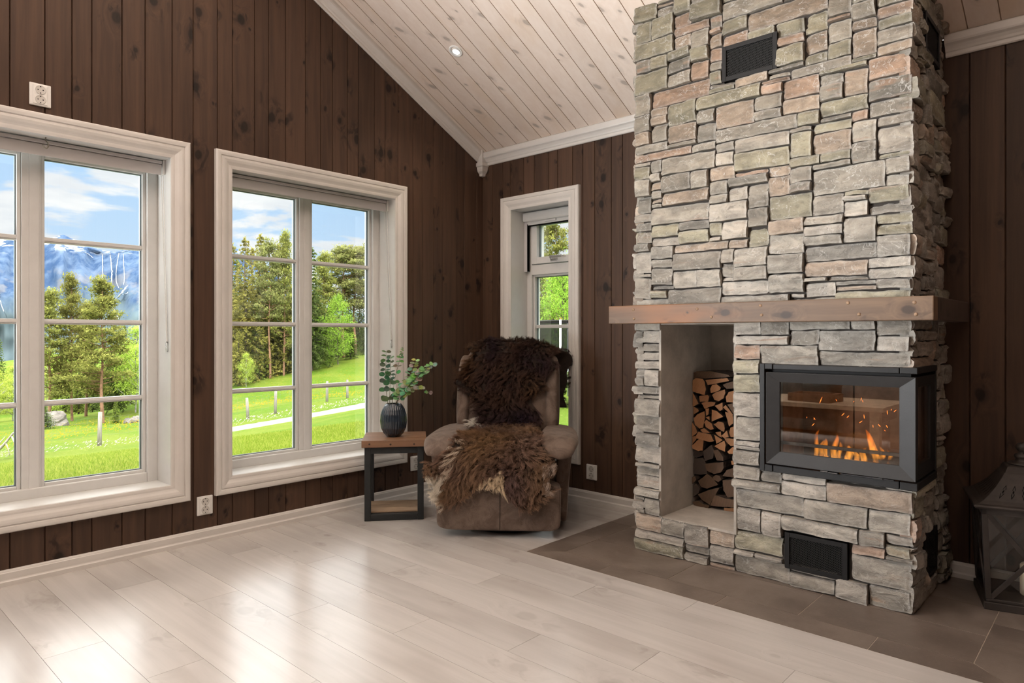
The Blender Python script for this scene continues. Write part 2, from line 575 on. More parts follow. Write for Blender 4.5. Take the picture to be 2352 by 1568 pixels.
# hearth tiles
def tile_mat():
    m, t, out = new_mat('brown_slate_tile')
    co = t('ShaderNodeTexCoord', out=3)
    rn = t('ShaderNodeAttribute', attribute_name='rnd', out=2)
    v = t.vmath('ADD', co, t('ShaderNodeCombineXYZ', inp={0: t.math('MULTIPLY', rn, 20.0), 1: t.math('MULTIPLY', rn, 33.0), 2: 0.0}))
    a = t.noise(v, 3.2, 6.0, 0.6, 0.5)
    b = t.noise(t.scale(v, (1.0, 2.2, 1.0)), 55.0, 5.0, 0.7)
    c = t.mix(t.ramp(a, 0.3, 0.7), (0.13, 0.10, 0.083), (0.225, 0.18, 0.152))
    c = t.mix(t.math('MULTIPLY', t.ramp(b, 0.55, 0.72), 0.35), c, (0.30, 0.26, 0.23))
    p = t('ShaderNodeBsdfPrincipled', out=None, inp={'Base Color': c, 'Roughness': 0.40})
    bp = t('ShaderNodeBump', inp={'Strength': 0.3, 'Distance': 0.003, 'Height': b})
    t.l.new(bp, p.inputs['Normal'])
    t.l.new(p.outputs[0], out.inputs[0])
    return m
MTILE = tile_mat()
MGROUT = simple('beige_grout', (0.50, 0.42, 0.35), 0.8, var=0.05)
mb = MB()
tg = 0.0016
BX0, BX1, BY = 1.495, 3.192, -0.906
def tile(poly):
    c = (sum(p[0] for p in poly) / len(poly), sum(p[1] for p in poly) / len(poly))
    r = rnd.random()
    q = []
    for (x, y) in poly:
        dx, dy = (1 if x < c[0] else -1), (1 if y < c[1] else -1)
        q.append((x + dx * tg, y + dy * tg))
    b = [mb.vert((x, y, -0.012), rnd=r) for x, y in q]
    t_ = [mb.vert((x, y, 0.0008), rnd=r) for x, y in q]
    mb.face(t_, 0)
    n = len(q)
    for k in range(n):
        mb.face((b[k], b[(k + 1) % n], t_[(k + 1) % n], t_[k]), 0)
xs = [BX0, 1.775, 2.340, 2.906, BX1]
for k in range(4):
    a, b = xs[k], xs[k + 1]
    tile([(HX0 if k == 0 else a, HY0), (HX1 if k == 3 else b, HY0), (b, BY), (a, BY)])
ys = [BY, -0.62, -0.31, 0.0]
for k in range(3):
    tile([(HX0, HY0 if k == 0 else ys[k]), (BX0, ys[k]), (BX0, ys[k + 1]), (HX0, ys[k + 1])])
ysr = [BY, -0.49, 0.0]
for k in range(2):
    tile([(BX1, ysr[k]), (HX1, HY0 if k == 0 else ysr[k]), (HX1, ysr[k + 1]), (BX1, ysr[k + 1])])
for (x0, x1) in ((BX0, 2.060), (2.060, 2.625), (2.625, BX1)):
    for (y0, y1) in ((BY, -0.637), (-0.637, -0.33), (-0.33, 0.0)):
        tile([(x0, y0), (x1, y0), (x1, y1), (x0, y1)])
mb.box((HX0, HY0, -0.0124), (HX1, 0, -0.0006), 1)
o = mb.build('floor_hearth_tiles', [MTILE, MGROUT])
o['kind'] = 'structure'

# ------------------------------------------------------------------ trims
def sweep(mb, prof, a, b, out, up):
    """profile (o, h): o along out, h along up; from a to b"""
    a, b, out, up = Vector(a), Vector(b), Vector(out), Vector(up)
    A = [mb.vert(a + out * o_ + up * h) for o_, h in prof]
    B = [mb.vert(b + out * o_ + up * h) for o_, h in prof]
    n = len(prof)
    for k in range(n):
        mb.face((A[k], B[k], B[(k + 1) % n], A[(k + 1) % n]))
    mb.face(A)
    mb.face(B[::-1])
BASE_P = [(0, 0), (0.019, 0), (0.019, 0.020), (0.016, 0.024), (0.0145, 0.028), (0.0145, 0.057), (0.012, 0.060), (0.011, 0.064), (0.006, 0.068), (0, 0.069)]
def trim(name, segs):
    mb = MB()
    for s_ in segs:
        sweep(mb, *s_)
    o = mb.build(name, MWHITE)
    o['kind'] = 'structure'
    return o
trim('baseboard_left', [(BASE_P, (0, YB, 0), (0, 0, 0), (1, 0, 0), (0, 0, 1))])
trim('baseboard_back', [(BASE_P, (0.019, 0, 0), (1.71, 0, 0), (0, -1, 0), (0, 0, 1)), (BASE_P, (2.955, 0, 0), (XR, 0, 0), (0, -1, 0), (0, 0, 1))])
CROWN_P = [(0, -0.085), (0.008, -0.085), (0.012, -0.080), (0.012, -0.066), (0.017, -0.062), (0.021, -0.052), (0.030, -0.040), (0.040, -0.032), (0.043, -0.024), (0.043, 0.004), (0.0, 0.03)]
trim('trim_crown_back', [(CROWN_P, (0.02, 0, EAVE), (1.71, 0, EAVE), (0, -1, 0), (0, 0, 1)), (CROWN_P, (2.955, 0, EAVE), (XR, 0, EAVE), (0, -1, 0), (0, 0, 1))])
up = Vector((0, SLOPE, 1)).normalized()
upl = Vector((0, -SLOPE, 1)).normalized()
RAKE_P = [(o_, h * 0.94 + 0.004) for o_, h in CROWN_P]
trim('trim_rake_left', [(RAKE_P, (0, 0.0, EAVE), (0, RIDGE_Y, ceil_z(RIDGE_Y)), (1, 0, 0), tuple(up)), (RAKE_P, (0, YB, ceil_z(YB)), (0, RIDGE_Y, ceil_z(RIDGE_Y)), (1, 0, 0), tuple(upl))])
# carved corner drop where the mouldings meet
mb = MB()
prof = [(0.055, 0.055), (0.052, 0.0), (0.055, -0.062), (0.066, -0.068), (0.066, -0.092), (0.058, -0.098), (0.056, -0.112), (0.050, -0.128), (0.040, -0.138), (0.034, -0.142), (0.030, -0.158), (0.0, -0.160)]
for k in range(len(prof) - 1):
    (r0, h0), (r1, h1) = prof[k], prof[k + 1]
    for (p, q) in (((0, -1), (1, -1)), ((1, -1), (1, 0))):
        mb.poly([(p[0] * r0, p[1] * r0, EAVE + h0), (q[0] * r0, q[1] * r0, EAVE + h0), (q[0] * r1, q[1] * r1, EAVE + h1), (p[0] * r1, p[1] * r1, EAVE + h1)])
mb.poly([(0, 0, EAVE + 0.055), (0.055, 0, EAVE + 0.055), (0.055, -0.055, EAVE + 0.055), (0, -0.055, EAVE + 0.055)])
o = mb.build('trim_corner_drop', MWHITE, bevel=0.003)
o['kind'] = 'structure'

# ------------------------------------------------------------------ windows
CASE_P = [(0.0, 0.0), (0.0, 0.012), (0.010, 0.014), (0.018, 0.014), (0.026, 0.017), (0.036, 0.022), (0.048, 0.025), (0.057, 0.025), (0.060, 0.021), (0.063, 0.021), (0.066, 0.026), (0.078, 0.0275), (0.086, 0.027), (0.091, 0.022), (0.092, 0.0)]
def ring_sweep(mb, rect, prof, fn, m=0):
    a0, a1, z0, z1 = rect
    rows_ = []
    for (o_, h) in prof:
        rows_.append([mb.vert(fn(a, -h, z)) for a, z in ((a0 - o_, z0 - o_), (a1 + o_, z0 - o_), (a1 + o_, z1 + o_), (a0 - o_, z1 + o_))])
    for k in range(len(rows_) - 1):
        for q in range(4):
            mb.face((rows_[k][q], rows_[k][(q + 1) % 4], rows_[k + 1][(q + 1) % 4], rows_[k + 1][q]), m)
def fbox(mb, fn, a0, a1, d0, d1, z0, z1, m=0):
    mb.box(fn(a0, d0, z0), fn(a1, d1, z1), m)
def ring_box(mb, fn, rect, w_, d0, d1, m=0):
    a0, a1, z0, z1 = rect
    fbox(mb, fn, a0, a0 + w_, d0, d1, z0, z1, m)
    fbox(mb, fn, a1 - w_, a1, d0, d1, z0, z1, m)
    fbox(mb, fn, a0 + w_, a1 - w_, d0, d1, z0, z0 + w_, m)
    fbox(mb, fn, a0 + w_, a1 - w_, d0, d1, z1 - w_, z1, m)
FR0 = 0.165
def window_common(n, rect, fn):
    root = empty('window_%d' % n, fn(*( (rect[0] + rect[1]) / 2, 0, rect[2])), kind='structure')
    root.location = (0, 0, 0)
    mb = MB()
    ring_sweep(mb, rect, CASE_P, fn)
    mb.build('window_casing', MWHITE, root)
    mb = MB()
    a0, a1, z0, z1 = rect
    t_ = 0.004
    fbox(mb, fn, a0 - t_, a0 + 0.001, -0.004, 0.255, z0, z1)
    fbox(mb, fn, a1 - 0.001, a1 + t_, -0.004, 0.255, z0, z1)
    fbox(mb, fn, a0 - t_, a1 + t_, -0.004, 0.255, z1 - 0.001, z1 + t_)
    mb.build('window_reveal', MWHITE2, root)
    mb = MB()
    fbox(mb, fn, a0 + 0.001, a1 - 0.001, -0.006, 0.30, z0 - t_, z0 + 0.002)
    mb.build('window_sill', MWHITE2, root, bevel=0.002)
    return root
def pane(root, fn, a0, a1, z0, z1, d, name='glass'):
    mb = MB()
    fbox(mb, fn, a0, a1, d, d + 0.003, z0, z1)
    mb.build(name, MGLASS, root)
MZ = [0.756, 1.1415, 1.5265]
def big_window(n, rect, fn):
    root = window_common(n, rect, fn)
    a0, a1, z0, z1 = rect
    c = (a0 + a1) / 2
    mb = MB()
    ring_box(mb, fn, rect, 0.049, FR0, 0.255)
    mb.build('window_frame', MWHITE2, root, bevel=0.004)
    mb = MB()
    fbox(mb, fn, c - 0.038, c + 0.038, FR0 + 0.012, 0.25, z0 + 0.04, z1 - 0.04)
    fbox(mb, fn, c - 0.010, c + 0.030, FR0 + 0.007, FR0 + 0.02, z0 + 0.045, z1 - 0.04)
    mb.build('mullion', MWHITE2, root, bevel=0.003)
    for s_ in (-1, 1):
        p0, p1 = (a0 + 0.049, c - 0.038) if s_ < 0 else (c + 0.038, a1 - 0.049)
        g0, g1 = p0 + 0.016, p1 - 0.016
        mb = MB()
        ring_box(mb, fn, (p0, p1, z0 + 0.047, z1 - 0.047), 0.016, FR0 + 0.022, 0.24, 0)
        mb.build('glazing_bead', MWHITE2, root, bevel=0.003)
        mb = MB()
        ring_box(mb, fn, (g0 - 0.002, g1 + 0.002, z0 + 0.061, z1 - 0.061), 0.006, 0.206, 0.222, 0)
        mb.build('gasket', MGASKET, root)
        pane(root, fn, g0, g1, z0 + 0.062, z1 - 0.062, 0.214)
        for mz in MZ:
            mb = MB()
            fbox(mb, fn, g0 - 0.004, g1 + 0.004, 0.197, 0.210, mz - 0.0125, mz + 0.0125)
            fbox(mb, fn, g0 - 0.004, g1 + 0.004, 0.192, 0.200, mz - 0.006, mz + 0.006)
            fbox(mb, fn, g0 - 0.004, g1 + 0.004, 0.220, 0.232, mz - 0.0125, mz + 0.0125)
            mb.build('muntin', MWHITE2, root, bevel=0.002)
    return root
big_window(1, W1, left_fn)
big_window(2, W2, left_fn)
# the narrow window beside the fireplace: opening top sash over a fixed light
root = window_common(3, W3, back_fn)
a0, a1, z0, z1 = W3
mb = MB()
ring_box(mb, back_fn, W3, 0.045, FR0, 0.255)
fbox(mb, back_fn, a0 + 0.04, a1 - 0.04, FR0 + 0.004, 0.25, 1.512, 1.585)
mb.build('window_frame', MWHITE2, root, bevel=0.004)
sash = MB()
ring_box(sash, back_fn, (a0 + 0.049, a1 - 0.049, 1.590, z1 - 0.048), 0.048, FR0 - 0.006, 0.245)
sash = sash.build('sash', MWHITE2, root, bevel=0.004)
mb = MB()
fbox(mb, back_fn, 0.527, 0.587, FR0 - 0.014, FR0 - 0.006, 1.603, 1.632)
mb.tube([(0.557, FR0 - 0.012, 1.618), (0.557, FR0 - 0.04, 1.622)], 0.009, 10)
fbox(mb, back_fn, 0.545, 0.66, FR0 - 0.048, FR0 - 0.036, 1.618, 1.636)
mb.build('sash_handle', MCHROME, sash, bevel=0.004)
pane(root, back_fn, a0 + 0.095, a1 - 0.095, 1.635, z1 - 0.094, 0.20)
mb = MB()
ring_box(mb, back_fn, (a0 + 0.045, a1 - 0.045, z0 + 0.045, 1.514), 0.016, FR0 + 0.02, 0.24)
mb.build('glazing_bead', MWHITE2, root, bevel=0.003)
mb = MB()
ring_box(mb, back_fn, (a0 + 0.059, a1 - 0.059, z0 + 0.059, 1.50), 0.006, 0.206, 0.222, 0)
ring_box(mb, back_fn, (a0 + 0.095, a1 - 0.095, 1.635, z1 - 0.094), 0.006, 0.19, 0.21, 0)
mb.build('gasket', MGASKET, root)
pane(root, back_fn, a0 + 0.061, a1 - 0.061, z0 + 0.061, 1.499, 0.214)
for mz in (0.756, 1.138):
    mb = MB()
    fbox(mb, back_fn, a0 + 0.058, a1 - 0.058, 0.197, 0.210, mz - 0.0125, mz + 0.0125)
    fbox(mb, back_fn, a0 + 0.058, a1 - 0.058, 0.22, 0.232, mz - 0.0125, mz + 0.0125)
    mb.build('muntin', MWHITE2, root, bevel=0.002)
# windows of the rest of the room, outside the picture
for n, rect, fn in ((4, W4, left_fn),):
    root = window_common(n, rect, fn)
    mb = MB()
    ring_box(mb, fn, rect, 0.05, FR0, 0.255)
    c = (rect[0] + rect[1]) / 2
    fbox(mb, fn, c - 0.03, c + 0.03, FR0, 0.25, rect[2], rect[3])
    mb.build('window_frame', MWHITE2, root, bevel=0.004)

# ------------------------------------------------------------------ blinds
MHEM = simple('pale_grey_blind_rail', (0.60, 0.575, 0.57), 0.35, var=0)
def roller_blind(rect, fn, text):
    a0, a1, z0, z1 = rect
    root = label(empty('roller_blind', fn((a0 + a1) / 2, 0.075, z1 - 0.05)), text, 'blind', 'roller blinds in the window heads')
    def put(mb, name, mat, bevel=0.0):
        o = mb.build(name, mat, root, bevel=bevel)
        o.location = -root.location
        return o
    mb = MB()
    P = [fn(a0 + 0.02, 0.095, z1 - 0.028), fn(a1 - 0.02, 0.095, z1 - 0.028)]
    mb.tube(P, 0.021, 20)
    put(mb, 'tube', MWHITE2)
    mb = MB()
    fbox(mb, fn, a0 + 0.012, a1 - 0.016, 0.066, 0.073, z1 - 0.078, z1 - 0.024)
    fbox(mb, fn, a0 + 0.012, a1 - 0.016, 0.060, 0.075, z1 - 0.022, z1 - 0.006)
    put(mb, 'fascia', MHEM, 0.003)
    for a in (a0 + 0.003, a1 - 0.012):
        mb = MB()
        fbox(mb, fn, a, a + 0.010, 0.058, 0.12, z1 - 0.075, z1 - 0.001)
        put(mb, 'bracket', MPLASTIC, 0.002)
    mb = MB()
    for s_ in (-1, 1):
        pts = [fn(a1 - 0.010, 0.082 + 0.012 * s_, z1 - 0.04), fn(a1 - 0.008, 0.055 + 0.010 * s_, z1 - 0.45), fn(a1 - 0.006, 0.026 + 0.004 * s_, z1 - 0.93)]
        q = [Vector(pts[0]).lerp(Vector(pts[1]), t / 40) for t in range(40)] + [Vector(pts[1]).lerp(Vector(pts[2]), t / 46) for t in range(47)]
        mb.tube(q, [0.0026 if k % 2 else 0.0016 for k in range(len(q))], 6)
    ch = put(mb, 'pull_chain', MPLASTIC)
    mb = MB()
    mb.tube([fn(a1 - 0.006, 0.026, z1 - 0.925), fn(a1 - 0.006, 0.026, z1 - 0.975)], 0.006, 8)
    o = mb.build('chain_weight', glass_mat('clear_plastic', 0.15), ch)
roller_blind(W1, left_fn, 'white roller blind rolled up at the top of the left window')
roller_blind(W2, left_fn, 'white roller blind rolled up in the window behind the vase')
root = label(empty('cassette_blind', (0.557, 0.1, 1.93)), 'white cassette blind with side rails in the narrow window', 'blind')
def putc(mb, name, mat, bevel=0.0):
    o = mb.build(name, mat, root, bevel=bevel)
    o.location = -root.location
    return o
mb = MB()
fbox(mb, back_fn, a0 + 0.004, a1 - 0.004, 0.105, 0.160, z1 - 0.075, z1 - 0.008)
putc(mb, 'cassette', MWHITE2, 0.012)
mb = MB()
fbox(mb, back_fn, a0 + 0.03, a1 - 0.03, 0.132, 0.150, z1 - 0.098, z1 - 0.072)
fbox(mb, back_fn, 0.50, 0.60, 0.120, 0.134, z1 - 0.088, z1 - 0.076)
putc(mb, 'bottom_rail', MWHITE2, 0.002)
mb = MB()
fbox(mb, back_fn, a0 + 0.03, a1 - 0.03, 0.138, 0.148, z1 - 0.106, z1 - 0.098)
putc(mb, 'brush_seal', MBLACKHOLE)
for a in (a0 + 0.002, a1 - 0.032):
    mb = MB()
    fbox(mb, back_fn, a, a + 0.030, 0.128, 0.150, 1.535, z1 - 0.07)
    putc(mb, 'side_rail', MHEM, 0.002)
    mb = MB()
    fbox(mb, back_fn, (a + 0.03) if a < 0.5 else a - 0.006, (a + 0.036) if a < 0.5 else a, 0.130, 0.150, 1.537, z1 - 0.09)
    putc(mb, 'rail_slot', MBLACKHOLE)
# small hook under the head of the left window
root = label(empty('hook', (-0.03, -2.745, 1.96)), 'small metal hook under the head of the left window', 'hook')
mb = MB()
mb.tube([(-0.03, -2.745, 1.969), (-0.03, -2.748, 1.955), (-0.03, -2.738, 1.945), (-0.03, -2.735, 1.93), (-0.03, -2.742, 1.918), (-0.03, -2.752, 1.922), (-0.03, -2.756, 1.935)], 0.0028, 8)
o = mb.build('hook_wire', simple('tarnished_metal', (0.25, 0.23, 0.19), 0.35, 0.8), root)
o.location = -root.location

# ------------------------------------------------------------------ wall sockets
def socket(fn, a, z, text):
    root = label(empty('wall_socket', fn(a, 0, z)), text, 'wall socket', 'white double wall sockets')
    def put(mb, name, mat, bevel=0.0):
        o = mb.build(name, mat, root, bevel=bevel)
        o.location = -root.location
        return o
    mb = MB()
    fbox(mb, fn, a - 0.0405, a + 0.0405, -0.010, 0.0, z - 0.049, z + 0.049)
    put(mb, 'plate', MPLASTIC, 0.003)
    mb = MB()
    fbox(mb, fn, a - 0.028, a + 0.028, -0.013, -0.008, z - 0.043, z + 0.043)
    put(mb, 'insert', MPLASTIC, 0.003)
    nrm = Vector(fn(0, -1, 0))
    for s_ in (-1, 1):
        zc = z + s_ * 0.0215
        mb = MB()
        n = 28
        P = []
        for rr, dd in ((0.0198, -0.0132), (0.0198, -0.0148), (0.0178, -0.0148), (0.0168, -0.0136)):
            P.append([fn(a + rr * math.cos(2 * PI * k / n), dd, zc + rr * math.sin(2 * PI * k / n)) for k in range(n)])
        I = mb.grid(P, 0, True, closed_v=True)
        mb.face(I[-1], 0)
        well = put(mb, 'well', MPLASTIC2)
        mb = MB()
        for da, dz in ((-0.0095, 0), (0.0095, 0), (0, 0.014), (0, -0.014)):
            q = [fn(a + da + 0.0026 * math.cos(2 * PI * k / 10), -0.0140, zc + dz + 0.0026 * math.sin(2 * PI * k / 10)) for k in range(10)]
            mb.poly(q)
        mb.build('pin_hole', MBLACKHOLE, well)
socket(left_fn, -2.775, 2.142, 'white double wall socket high above the left window')
socket(left_fn, -2.052, 0.190, 'white double wall socket low between the two big windows')
socket(left_fn, -0.645, 0.213, 'white double wall socket half hidden behind the side table')
socket(back_fn, 1.002, 0.193, 'white double wall socket low beside the stone fireplace')

# ------------------------------------------------------------------ ceiling downlights
MLAMP = emit('lit_lamp_face', (1.0, 0.93, 0.82), 6.0)
def downlight(x, y, text, watts):
    z = ceil_z(y)
    sgn = 1 if y > RIDGE_Y else -1
    nrm = Vector((0, -SLOPE * sgn, -1)).normalized()
    root = label(empty('ceiling_downlight', (x, y, z)), text, 'ceiling light', 'recessed ceiling downlights')
    q = Vector((0, 0, -1)).rotation_difference(nrm).to_matrix().to_4x4()
    mb = MB()
    mb.lathe([(0.044, 0.0), (0.044, -0.004), (0.041, -0.006), (0.033, -0.006), (0.030, -0.003), (0.029, -0.0005)], 40, M=q, cap=False)
    mb.build('trim_ring', MPLASTIC, root)
    mb = MB()
    q2 = Matrix.Translation((0, 0.004 * sgn, 0)) @ Matrix.Rotation(0.10 * sgn, 4, 'X') @ q
    mb.lathe([(0.027, 0.0), (0.027, -0.006), (0.024, -0.008), (0.0225, -0.006)], 36, M=q2, cap=False)
    mb.build('gimbal', MWHITE2, root)
    mb = MB()
    mb.lathe([(0.0225, -0.0055), (0.012, -0.0075), (0.0005, -0.008)], 30, M=q2)
    mb.build('lamp_face', MLAMP, root)
    d = bpy.data.lights.new('downlight_beam', 'SPOT')
    d.energy = watts
    d.color = (1.0, 0.84, 0.66)
    d.spot_size = R(120)
    d.spot_blend = 0.9
    d.shadow_soft_size = 0.03
    o = bpy.data.objects.new('downlight_beam', d)
    COL.objects.link(o)
    o.parent = root
    o.location = nrm * 0.03
    o.rotation_euler = Vector((0, 0.12 * 0, -1)).to_track_quat('-Z', 'Y').to_euler()
    return root
downlight(0.535, -0.763, 'round white recessed downlight glowing in the sloping ceiling', 16)
for (x, y) in ((2.2, -1.75), (0.535, -2.3), (2.2, -3.0), (0.535, -4.6)):
    downlight(x, y, 'round white recessed downlight in the ceiling outside the picture', 22)
# ------------------------------------------------------------------ the stone fireplace
def stone_mat():
    m, t, out = new_mat('split_slate_stone')
    co = t('ShaderNodeTexCoord', out=3)
    rn = t('ShaderNodeAttribute', attribute_name='rnd', out=2)
    cc = t('ShaderNodeAttribute', attribute_name='col', out=0)
    edge = t('ShaderNodeAttribute', attribute_name='edge', out=2)
    v = t.vmath('ADD', co, t('ShaderNodeCombineXYZ', inp={0: t.math('MULTIPLY', rn, 31.0), 1: t.math('MULTIPLY', rn, 17.0), 2: t.math('MULTIPLY', rn, 43.0)}))
    a = t.noise(t.scale(v, (9, 9, 22)), 1.0, 6.0, 0.62, 0.6)
    f = t.noise(v, 95.0, 5.0, 0.7)
    c = t('ShaderNodeHueSaturation', inp={'Color': cc, 'Value': t.ramp(a, 0.30, 0.70, 0.66, 1.28)})
    # rusty and rosy bands inside some stones
    rb = t.math('MULTIPLY', t.ramp(t.noise(t.scale(v, (3.5, 3.5, 26)), 1.0, 3.0, 0.5, 0.8), 0.60, 0.70), t.ramp(rn, 0.45, 0.8))
    c = t.mix(t.math('MULTIPLY', rb, 0.55), c, (0.34, 0.20, 0.125))
    # pale quartz veins and flecks
    vn = t.noise(t.scale(v, (13, 13, 17)), 1.0, 3.0, 0.5, 1.6)
    vein = t.ramp(t.math('ABSOLUTE', t.math('SUBTRACT', vn, 0.5)), 0.016, 0.004)
    vein = t.math('MULTIPLY', vein, t.ramp(t.noise(v, 7.0, 2.0), 0.48, 0.62))
    fl = t.ramp(f, 0.62, 0.70)
    c = t.mix(t.math('MULTIPLY', t.math('MAXIMUM', vein, t.math('MULTIPLY', fl, 0.9)), 0.6), c, (0.62, 0.59, 0.55))
    md = t.noise(t.scale(v, (24, 24, 40)), 1.0, 5.0, 0.7, 0.7)
    c = t.mix(t.math('MULTIPLY', t.ramp(md, 0.55, 0.70), 0.42), c, (0.52, 0.49, 0.45))
    c = t.mix(t.math('MULTIPLY', t.ramp(md, 0.42, 0.28), 0.55), c, (0.10, 0.088, 0.072))
    dk = t.ramp(f, 0.40, 0.30)
    c = t.mix(t.math('MULTIPLY', dk, 0.5), c, (0.08, 0.07, 0.06))
    c = t.mix(t.math('MULTIPLY', edge, 0.42), c, (0.66, 0.63, 0.59))
    p = t('ShaderNodeBsdfPrincipled', out=None, inp={'Base Color': c, 'Roughness': 0.62})
    hb = t.math('ADD', t.math('MULTIPLY', a, 1.0), t.math('MULTIPLY', f, 0.35))
    b = t('ShaderNodeBump', inp={'Strength': 0.9, 'Distance': 0.012, 'Height': hb})
    t.l.new(b, p.inputs['Normal'])
    t.l.new(p.outputs[0], out.inputs[0])
    return m
MSTONE = stone_mat()
MMORTAR = simple('dark_mortar', (0.05, 0.042, 0.036), 0.9, bump=0.6, bscale=90)
STONE_COLS = [((0.345, 0.325, 0.295), 6), ((0.30, 0.28, 0.252), 4), ((0.40, 0.375, 0.345), 4), ((0.315, 0.30, 0.235), 4), ((0.39, 0.32, 0.265), 3), ((0.43, 0.31, 0.245), 1.4), ((0.255, 0.245, 0.228), 1.5)]
srn = random.Random(41)
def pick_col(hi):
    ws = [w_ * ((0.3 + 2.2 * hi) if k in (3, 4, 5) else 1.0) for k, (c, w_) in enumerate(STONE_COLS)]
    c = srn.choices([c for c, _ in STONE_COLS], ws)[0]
    f = srn.uniform(0.80, 1.20) * (1.04 - 0.46 * hi)  # darker and warmer with height: lamp-versus-daylight tint put into the stone colour
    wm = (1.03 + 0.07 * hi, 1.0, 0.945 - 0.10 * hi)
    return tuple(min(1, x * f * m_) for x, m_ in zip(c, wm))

def stone_layout(u0, u1, v0, v1, holes, du=0.031, dv=0.0215):
    nu, nv = round((u1 - u0) / du), round((v1 - v0) / dv)
    du, dv = (u1 - u0) / nu, (v1 - v0) / nv
    occ = [[-1] * nu for _ in range(nv)]
    for j in range(nv):
        for i in range(nu):
            uc, vc = u0 + (i + .5) * du, v0 + (j + .5) * dv
            if any(h[0] < uc < h[1] and h[2] < vc < h[3] for h in holes):
                occ[j][i] = -2
    out = []
    for j in range(nv):
        i = 0
        while i < nu:
            if occ[j][i] != -1:
                i += 1
                continue
            free = 0
            while i + free < nu and occ[j][i + free] == -1:
                free += 1
            k = srn.random()
            if k < 0.17:
                h, w_ = srn.choice((1, 1, 2)), srn.randint(2, 5)
            elif k < 0.36:
                h, w_ = 2, srn.randint(4, 10)
            elif k < 0.60:
                h, w_ = 3, srn.randint(5, 11)
            elif k < 0.90:
                h, w_ = 4, srn.randint(5, 11)
            else:
                h, w_ = 5, srn.randint(6, 10)
            if 0 < free - w_ <= 2:
                w_ = free if free <= 11 else w_ - 2
            if w_ >= free and 6 <= free <= 13 and srn.random() < 0.6:
                w_ = srn.randint(3, free - 3)
            w_ = max(1, min(w_, free))
            def joint(x):                        # would the upright joint run on from the course below?
                return j > 0 and 0 < x < nu and occ[j - 1][x - 1] != occ[j - 1][x]
            if w_ < free and joint(i + w_):
                for alt in (w_ + 1, w_ - 1, w_ + 2, w_ - 2, w_ + 3):
                    if 2 <= alt <= free and alt not in (free - 1,) and not joint(i + alt):
                        w_ = alt
                        break
            if w_ <= 2:
                h = min(h, 3)
            h = min(h, nv - j)
            hh = 1
            while hh < h and all(q == -1 for q in occ[j + hh][i:i + w_]):
                hh += 1
            if nv - (j + hh) == 1 and all(q == -1 for q in occ[j + hh][i:i + w_]):
                hh += 1
            for b in range(hh):
                for a in range(w_):
                    occ[j + b][i + a] = len(out)
            out.append((u0 + i * du, u0 + (i + w_) * du, v0 + j * dv, v0 + (j + hh) * dv))
            i += w_
    return out
def nz3(x, y, z):
    return noise.noise(Vector((x, y, z)))
